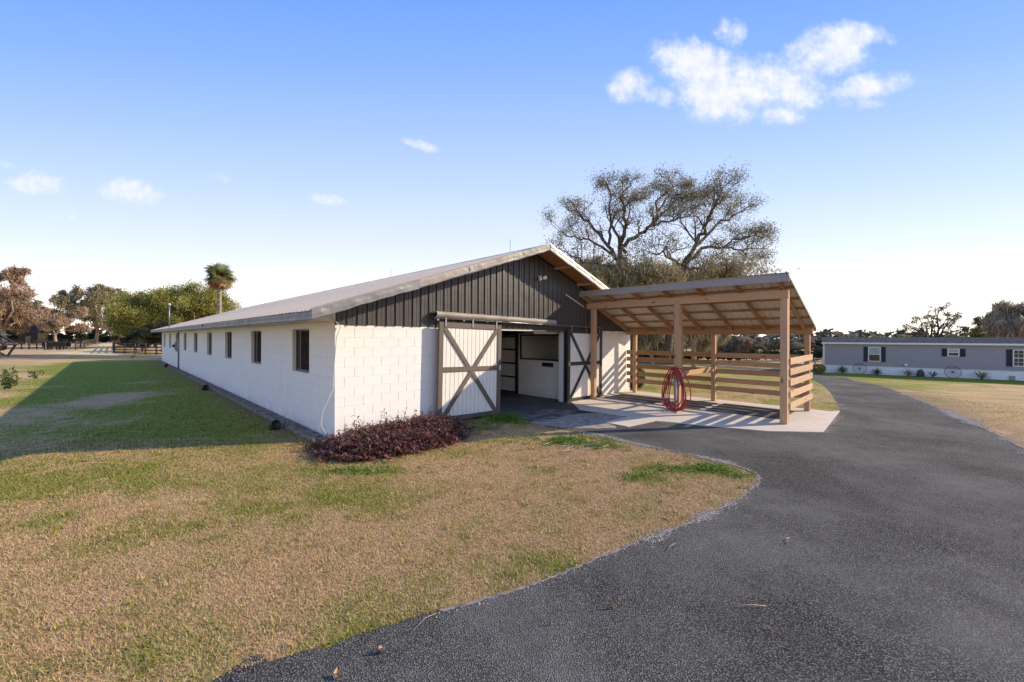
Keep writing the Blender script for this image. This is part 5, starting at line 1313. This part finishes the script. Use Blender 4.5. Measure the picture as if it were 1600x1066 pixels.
def spiky(px, h, w_, mat, label, seed, n=46):
    x, y = on_front(px, .75); r = np.random.default_rng(seed); e_ = empty('low_palm', (x, y, float(H(x, y))), 0, label, 'plant'); m2 = MB(); vs_, fs_, ti = [], [], []
    for k in range(n):
        az = r.random() * 6.28; el = r.uniform(.15, 1.3); L = w_ * (.8 + .4 * r.random()); d = Vector((math.cos(az) * math.cos(el), math.sin(az) * math.cos(el), math.sin(el))); s_ = d.cross(Vector((0, 0, 1))).normalized() * .035
        b = len(vs_); p1 = d * L * .6 + Vector((0, 0, h * .1)); p2 = d * L + Vector((0, 0, -.12 * L))
        vs_ += [tuple(Vector((0, 0, .08)) - s_ * .3), tuple(p1 - s_), tuple(p2), tuple(p1 + s_)]; fs_.append((b, b + 1, b + 2, b + 3)); ti += [r.random()] * 4
    link('fronds', npmesh('fronds', np.array(vs_), np.array(fs_), {'tint': ti}), e_, mat)
    seg_mesh([[0, 0, -.05, 0, 0, .18, .09, .06]], 'stem', M['bark'], e_, 6)
spiky(1316, .7, .95, M['leaf_palm'], 'low spiky palm at the left corner of the mobile home', 1, 90)
spiky(1369, .6, .8, M['leaf_palm'], 'round low palm right of the first wagon wheel', 2, 90)
spiky(1530, .7, 1.0, M['leaf_palm'], 'wide pale green yucca right of the second wagon wheel', 3, 60)
spiky(1455, .5, .75, M['leaf_dark'], 'small dark plant just right of the grey stone', 4, 40)
spiky(1417, .7, .85, M['leaf_red'], 'red-leaved cordyline under the white outlet box', 5, 50)
x, y = G(1280, 584); small_bush('yellow_shrub', (x, y, float(H(x, y))), 1.0, .6, M['leaf_ochre'], 900, .16, 'yellow-green shrub left of the mobile home corner', 93)
fence('board_fence', line(G(1262, 574), G(1285, 574), 2), 0, (.3, .7, 1.1), 1.2, 'short pale rail fence piece beside the mobile home corner', mat=M['wood_grey'])

# ================================================================== GRASS, WEEDS, PURPLE BED, LITTER
def blades(n_try, xr, yr, dens_f, L0, W0, seed, name, label):
    r = np.random.default_rng(seed); x = r.uniform(*xr, n_try); y = r.uniform(*yr, n_try)
    # keep only what the lens could plausibly see, plus a margin
    ok = (np.abs(x) < y * 1.40 + 1.2) & (r.random(n_try) < dens_f(x, y)); x, y = x[ok], y[ok]
    u, v = UV(x, y)
    ok = ~inpoly(x, y, coarse_near) & ~inpoly(x, y, far_poly) & ~((u > -.22) & (u < BW + .1) & (v > -.01)) & ~inpoly(x, y, slab_pts); x, y = x[ok], y[ok]
    g = greenmap(x, y); d = dirtmap(x, y); ok = r.random(len(x)) > d * .75; x, y, g = x[ok], y[ok], g[ok]
    n = len(x); z = H(x, y); far = np.hypot(x, y)
    L = L0 * (.5 + .9 * r.random(n)) * (.8 + .5 * g); Wb = W0 * (.7 + .6 * r.random(n)) * (1 + far * .055)
    az = r.random(n) * 6.283; lean = r.uniform(.35, 1.55, n) ** .6 * 1.18; tip = np.stack([np.cos(az) * np.sin(lean), np.sin(az) * np.sin(lean), np.cos(lean) + .08], 1) * L[:, None]
    side = np.stack([-np.sin(az), np.cos(az), r.normal(0, .4, n)], 1) * Wb[:, None] * .5
    P = np.stack([x, y, z], 1); V_ = np.stack([P - side, P + side, P + tip], 1).reshape(-1, 3)
    green = (r.random(n) < np.clip((g - .48) * 1.25 + .45, .05, .95)) * (.6 + .4 * r.random(n)); 
    me = npmesh(name, V_, np.arange(n * 3).reshape(-1, 3), {'green': np.repeat(green, 3), 'tint': np.repeat(np.clip(r.normal(.5, .25, n), 0, 1), 3)})
    o = link(name, me, None, M['grass']); return tag(o, label, 'grass', kind='stuff')
blades(2600000, (-9.5, 6.5), (2.0, 8.5), lambda x, y: np.clip(7.0 / (np.hypot(x, y) ** 1.35), 0, 1), .028, .0042, 100, 'lawn_grass', 'short half-dry lawn grass in the foreground')
blades(900000, (-24, 16), (7.0, 22), lambda x, y: np.clip(12 / (np.hypot(x, y) ** 1.5 + 1), 0, .6), .034, .0072, 101, 'lawn_grass', 'short lawn grass further back round the barn')
rc = np.random.default_rng(120); cxs, cys = rc.uniform(-9, 6, 900), rc.uniform(2.4, 12, 900)
okc = (np.abs(cxs) < cys * 1.4 + 1) & ~inpoly(cxs, cys, coarse_near) & ~((UV(cxs, cys)[0] > -.4) & (UV(cxs, cys)[1] > -.2)) & ~inpoly(cxs, cys, slab_pts); cxs, cys = cxs[okc], cys[okc]; m0 = len(cxs); nb = 34
x = np.repeat(cxs, nb) + rc.normal(0, .045, m0 * nb); y = np.repeat(cys, nb) + rc.normal(0, .045, m0 * nb); okc = ~inpoly(x, y, coarse_near); x, y = x[okc], y[okc]; n = len(x)
L = rc.uniform(.03, .075, n); az = rc.random(n) * 6.283; le = rc.uniform(.2, 1.1, n); sd_ = np.stack([-np.sin(az), np.cos(az), 0 * az], 1) * (.003 + .0003 * y)[:, None]
P = np.stack([x, y, 0 * x], 1); tp_ = P + np.stack([np.cos(az) * np.sin(le), np.sin(az) * np.sin(le), np.cos(le)], 1) * L[:, None]; gg = greenmap(x, y)
o = link('grass_tufts', npmesh('grass_tufts', np.stack([P - sd_, P + sd_, tp_], 1).reshape(-1, 3), np.arange(n * 3).reshape(-1, 3), {'green': np.repeat((rc.random(n) < .35 + gg * .6) * .9, 3), 'tint': np.repeat(np.clip(rc.normal(.45, .25, n), 0, 1), 3)}), None, M['grass']); tag(o, 'scattered longer grass tufts across the foreground lawn', 'grass', kind='stuff')
# vivid clover-like weeds on the lawn tip
rw = np.random.default_rng(102); P = []
for (px, py, a, b, s_) in BL[:17]:
    if s_ < .65: continue
    cx, cy = G(px, py); n = int(2600 * a * b / .25 * .5); x = cx + rw.normal(0, a * .5, n); y = cy + rw.normal(0, b * .55, n); k = (fbm(x, y, 4.5, 3, 14) > .47) & ~inpoly(x, y, coarse_near); x, y = x[k], y[k]
    P.append(np.stack([x, y, .015 + .045 * rw.random(len(x))], 1))
P = np.concatenate(P); o = leaf_cloud(P, .034, rw, M['leaf_weed'], 'clover_patches', None, rw.random(len(P)), up=.4); tag(o, 'bright green clover patches on the brown lawn tip', 'weeds', kind='stuff')
# dark grass tuft by the door post
P = []; x0, y0 = G(788, 657); n = 1500; P = np.stack([x0 + rw.normal(0, .22, n), y0 + rw.normal(0, .14, n), .03 + .12 * rw.random(n)], 1); o = leaf_cloud(P, .05, rw, M['leaf_weed'], 'weed_clump', None, rw.random(n) * .7, up=1.2, stretch=2.2); tag(o, 'tall bright green weed clump at the foot of the left sliding door', 'weeds', kind='stuff')
# purple bed
rp = np.random.default_rng(103); n = 2600; stems = []
bed = [(-.50, -.8), (-.62, -1.25), (-.25, -1.68), (.45, -1.88), (1.3, -1.85), (1.95, -1.65), (2.45, -1.2), (2.75, -.75), (2.7, -.25), (1.5, -.12), (.2, -.1), (-.25, -.35)]
uu = rp.uniform(-.9, 3.1, 9000); vv_ = rp.uniform(-2.1, -.08, 9000); k = inpoly(uu, vv_, bed); uu, vv_ = uu[k][:2300], vv_[k][:2300]
hh = .11 + .15 * fbm(uu, vv_, 2.0, 3, 8) + .14 * (vv_ + 2.0) / 2.0; rim = np.clip(dist_line(uu, vv_, bed + [bed[0]]) / .35, .35, 1); hh = hh * rim
V_, F_, T_, S_ = [], [], [], []
for i in range(len(uu)):
    x, y = W(uu[i], vv_[i]); h = hh[i] * rp.uniform(.75, 1.25) * (1.7 if rp.random() < .035 else 1); lean = rp.normal(0, .12, 2); top = np.array([x + lean[0], y + lean[1], h]); S_.append([x, y, 0, *top, .006, .004])
    nlf = 8; tt = rp.random()
    for j in range(nlf):
        t = .35 + .65 * j / (nlf - 1); p = np.array([x, y, 0]) * (1 - t) + top * t; az = rp.random() * 6.28; el = rp.uniform(-.2, .95); L = rp.uniform(.07, .14)
        d = np.array([math.cos(az) * math.cos(el), math.sin(az) * math.cos(el), math.sin(el)]); s_ = np.array([-math.sin(az), math.cos(az), 0]) * L * .14; b = len(V_)
        up_ = np.array([0, 0, L * .07]); m1 = p + d * L * .45
        V_ += [p, m1 - s_ + up_, p + d * L - np.array([0, 0, L * .18]), m1 + s_ + up_, m1]; F_ += [(b, b + 1, b + 4), (b + 1, b + 2, b + 4), (b + 2, b + 3, b + 4), (b + 3, b, b + 4)]
        T_ += [np.clip(tt * .62 + rp.random() * .28 + (.12 if rp.random() < .08 else 0), 0, 1)] * 5
o = link('purple_plant_bed', npmesh('purple_plant_bed', np.array(V_), np.array(F_), {'tint': T_}), None, M['leaf_purple']); tag(o, 'dense bed of purple trailing plants at the front left corner of the barn', 'plants', kind='stuff')
seg_mesh(S_, 'plant_stems', M['leaf_purple'], o, 3)
# brown dry vines at the bed's left end and dead litter by the corner
n = 1500; q = np.array([W(-.38 + rp.normal(0, .12), -.45 + rp.normal(0, .32)) for _ in range(n)]); P = np.c_[q, (.01 + .03 * rp.random(n))]
o = leaf_cloud(P, .045, rp, M['leaf_litter'], 'dry_leaf_litter', None, rp.random(n) * .5, stretch=1.8); tag(o, 'brown dry leaf litter at the foot of the barn corner', 'leaf litter', kind='stuff')
# twigs and leaves dropped on the asphalt
gt = 'twigs and dry leaves lying on the asphalt'
lit = [(1150, 951, 1199, 951, .006, 'straight pale twig lying alone on the middle of the drive'), (1043, 863, 1056, 852, .005, 'short pale twig near the lawn edge of the drive'), (1232, 852, 1235, 843, .006, 'small curled pale twig in the middle of the drive'), (646, 990, 684, 962, .004, 'long thin curved stem crossing the lawn edge at the bottom'), (1478, 858, 1498, 868, .006, 'pale bark strip beside the brown stain on the right of the drive'), (1311, 918, 1326, 921, .005, 'tiny brown twig right of the middle of the drive'), (1197, 983, 1206, 987, .007, 'pale chip lying below the straight twig'), (1470, 1020, 1486, 1024, .006, 'pale twig near the bottom right of the drive')]
for i, (a, b, c, d, r_, lab) in enumerate(lit):
    p, q = G(a, b), G(c, d); mid = ((p[0] + q[0]) / 2, (p[1] + q[1]) / 2 + (.03 if 'cur' in lab else .004)); pts = [(p[0] - mid[0], p[1] - mid[1], .012), (0, .0, .02), (q[0] - mid[0], q[1] - mid[1], .012)]
    o = MB().tube(pts, [r_ * .7, r_ * .65, r_ * .4], 6).obj('twig', M['wood_grey'] if i % 2 else M['wood'], None, True); o.location = (mid[0], mid[1], .0085); tag(o, lab, 'twig', gt)
def dleaf(px, py, s_, lab, seed):
    r = np.random.default_rng(seed); x, y = G(px, py); vs_ = []; n = 9
    for i in range(n): t = i / (n - 1); wq = math.sin(t * math.pi) ** .8 * .35 * s_; vs_ += [(t * s_ - s_ / 2, -wq, .02 + .03 * abs(math.sin(t * 5 + seed))), (t * s_ - s_ / 2, 0, .012), (t * s_ - s_ / 2, wq, .015 + .04 * t)]
    fs_ = []
    for i in range(n - 1):
        for j in range(2): fs_.append((3 * i + j, 3 * i + j + 1, 3 * i + j + 4, 3 * i + j + 3))
    o = MB().add(vs_, fs_).obj('dry_leaf', M['wood'], None, True); o.location = (x, y, .0); o.rotation_euler = (0, 0, r.random() * 6.28); tag(o, lab, 'leaf', gt)
dleaf(598, 1022, .055, 'curled brown leaf on the asphalt near the bottom edge', 1); dleaf(527, 1061, .045, 'brown leaf at the very bottom edge of the drive', 2); dleaf(861, 979, .03, 'small yellowish leaf on the drive below the lawn edge', 3); dleaf(958, 953, .03, 'small pale leaf on the drive, left of the straight twig', 4)

# small fallen leaves and straw bits
rl = np.random.default_rng(140)
def scatter_bits(n, cx, cy, sx, sy, size, keep_on_drive, mat, name, label, z0):
    x = rl.uniform(cx - sx, cx + sx, n); y = rl.uniform(cy - sy, cy + sy, n); d = inpoly(x, y, coarse_near); k = d if keep_on_drive else ~d
    u, v = UV(x, y); k &= ~((u > -.3) & (v > -.1)) & ~inpoly(x, y, slab_pts); k &= rl.random(n) < np.clip((fbm(x, y, .8, 3, 30) - .3) * 3, .1, 1); x, y = x[k], y[k]; n = len(x)
    a = rl.random(n) * 6.283; L = size * (.4 + .9 * rl.random(n)); dx, dy = np.cos(a) * L, np.sin(a) * L; w_ = .28 + .2 * rl.random(n)
    V_ = np.stack([np.stack([x - dx, y - dy, z0 + 0 * x + .004], 1), np.stack([x + dy * w_, y - dx * w_, z0 + .002 + L * .35 * rl.random(n)], 1), np.stack([x + dx, y + dy, z0 + L * .5 * rl.random(n) + .003], 1), np.stack([x - dy * w_, y + dx * w_, z0 + .002 + L * .35 * rl.random(n)], 1)], 1).reshape(-1, 3)
    tag(link(name, npmesh(name, V_, np.arange(n * 4).reshape(-1, 4), {'tint': np.repeat(rl.random(n), 4)}), None, mat), label, 'leaf litter', kind='stuff')
scatter_bits(260, 3, 5, 8, 4.5, .016, True, M['leaf_dead'], 'fallen_leaves', 'tiny dry leaf bits scattered over the asphalt', .010)
scatter_bits(900, -2, 5.5, 8, 4, .018, False, M['leaf_litter'], 'fallen_leaves', 'small brown leaf bits lying in the dry lawn', .022)
x, y = G(905, 703)
S2 = []
for k in range(16):
    a = rl.normal(.5, .35); L = rl.uniform(.12, .34); p = np.array([x + rl.normal(0, .35), y + rl.normal(0, .2)]); S2.append([p[0], p[1], .035, p[0] + math.cos(a) * L, p[1] + math.sin(a) * L, .045, .0035, .002])
tag(seg_mesh(S2, 'straw_stems', M['galv_light'], None, 4), 'pale dead straw stems lying on the brown lawn tip', 'straw', kind='stuff')
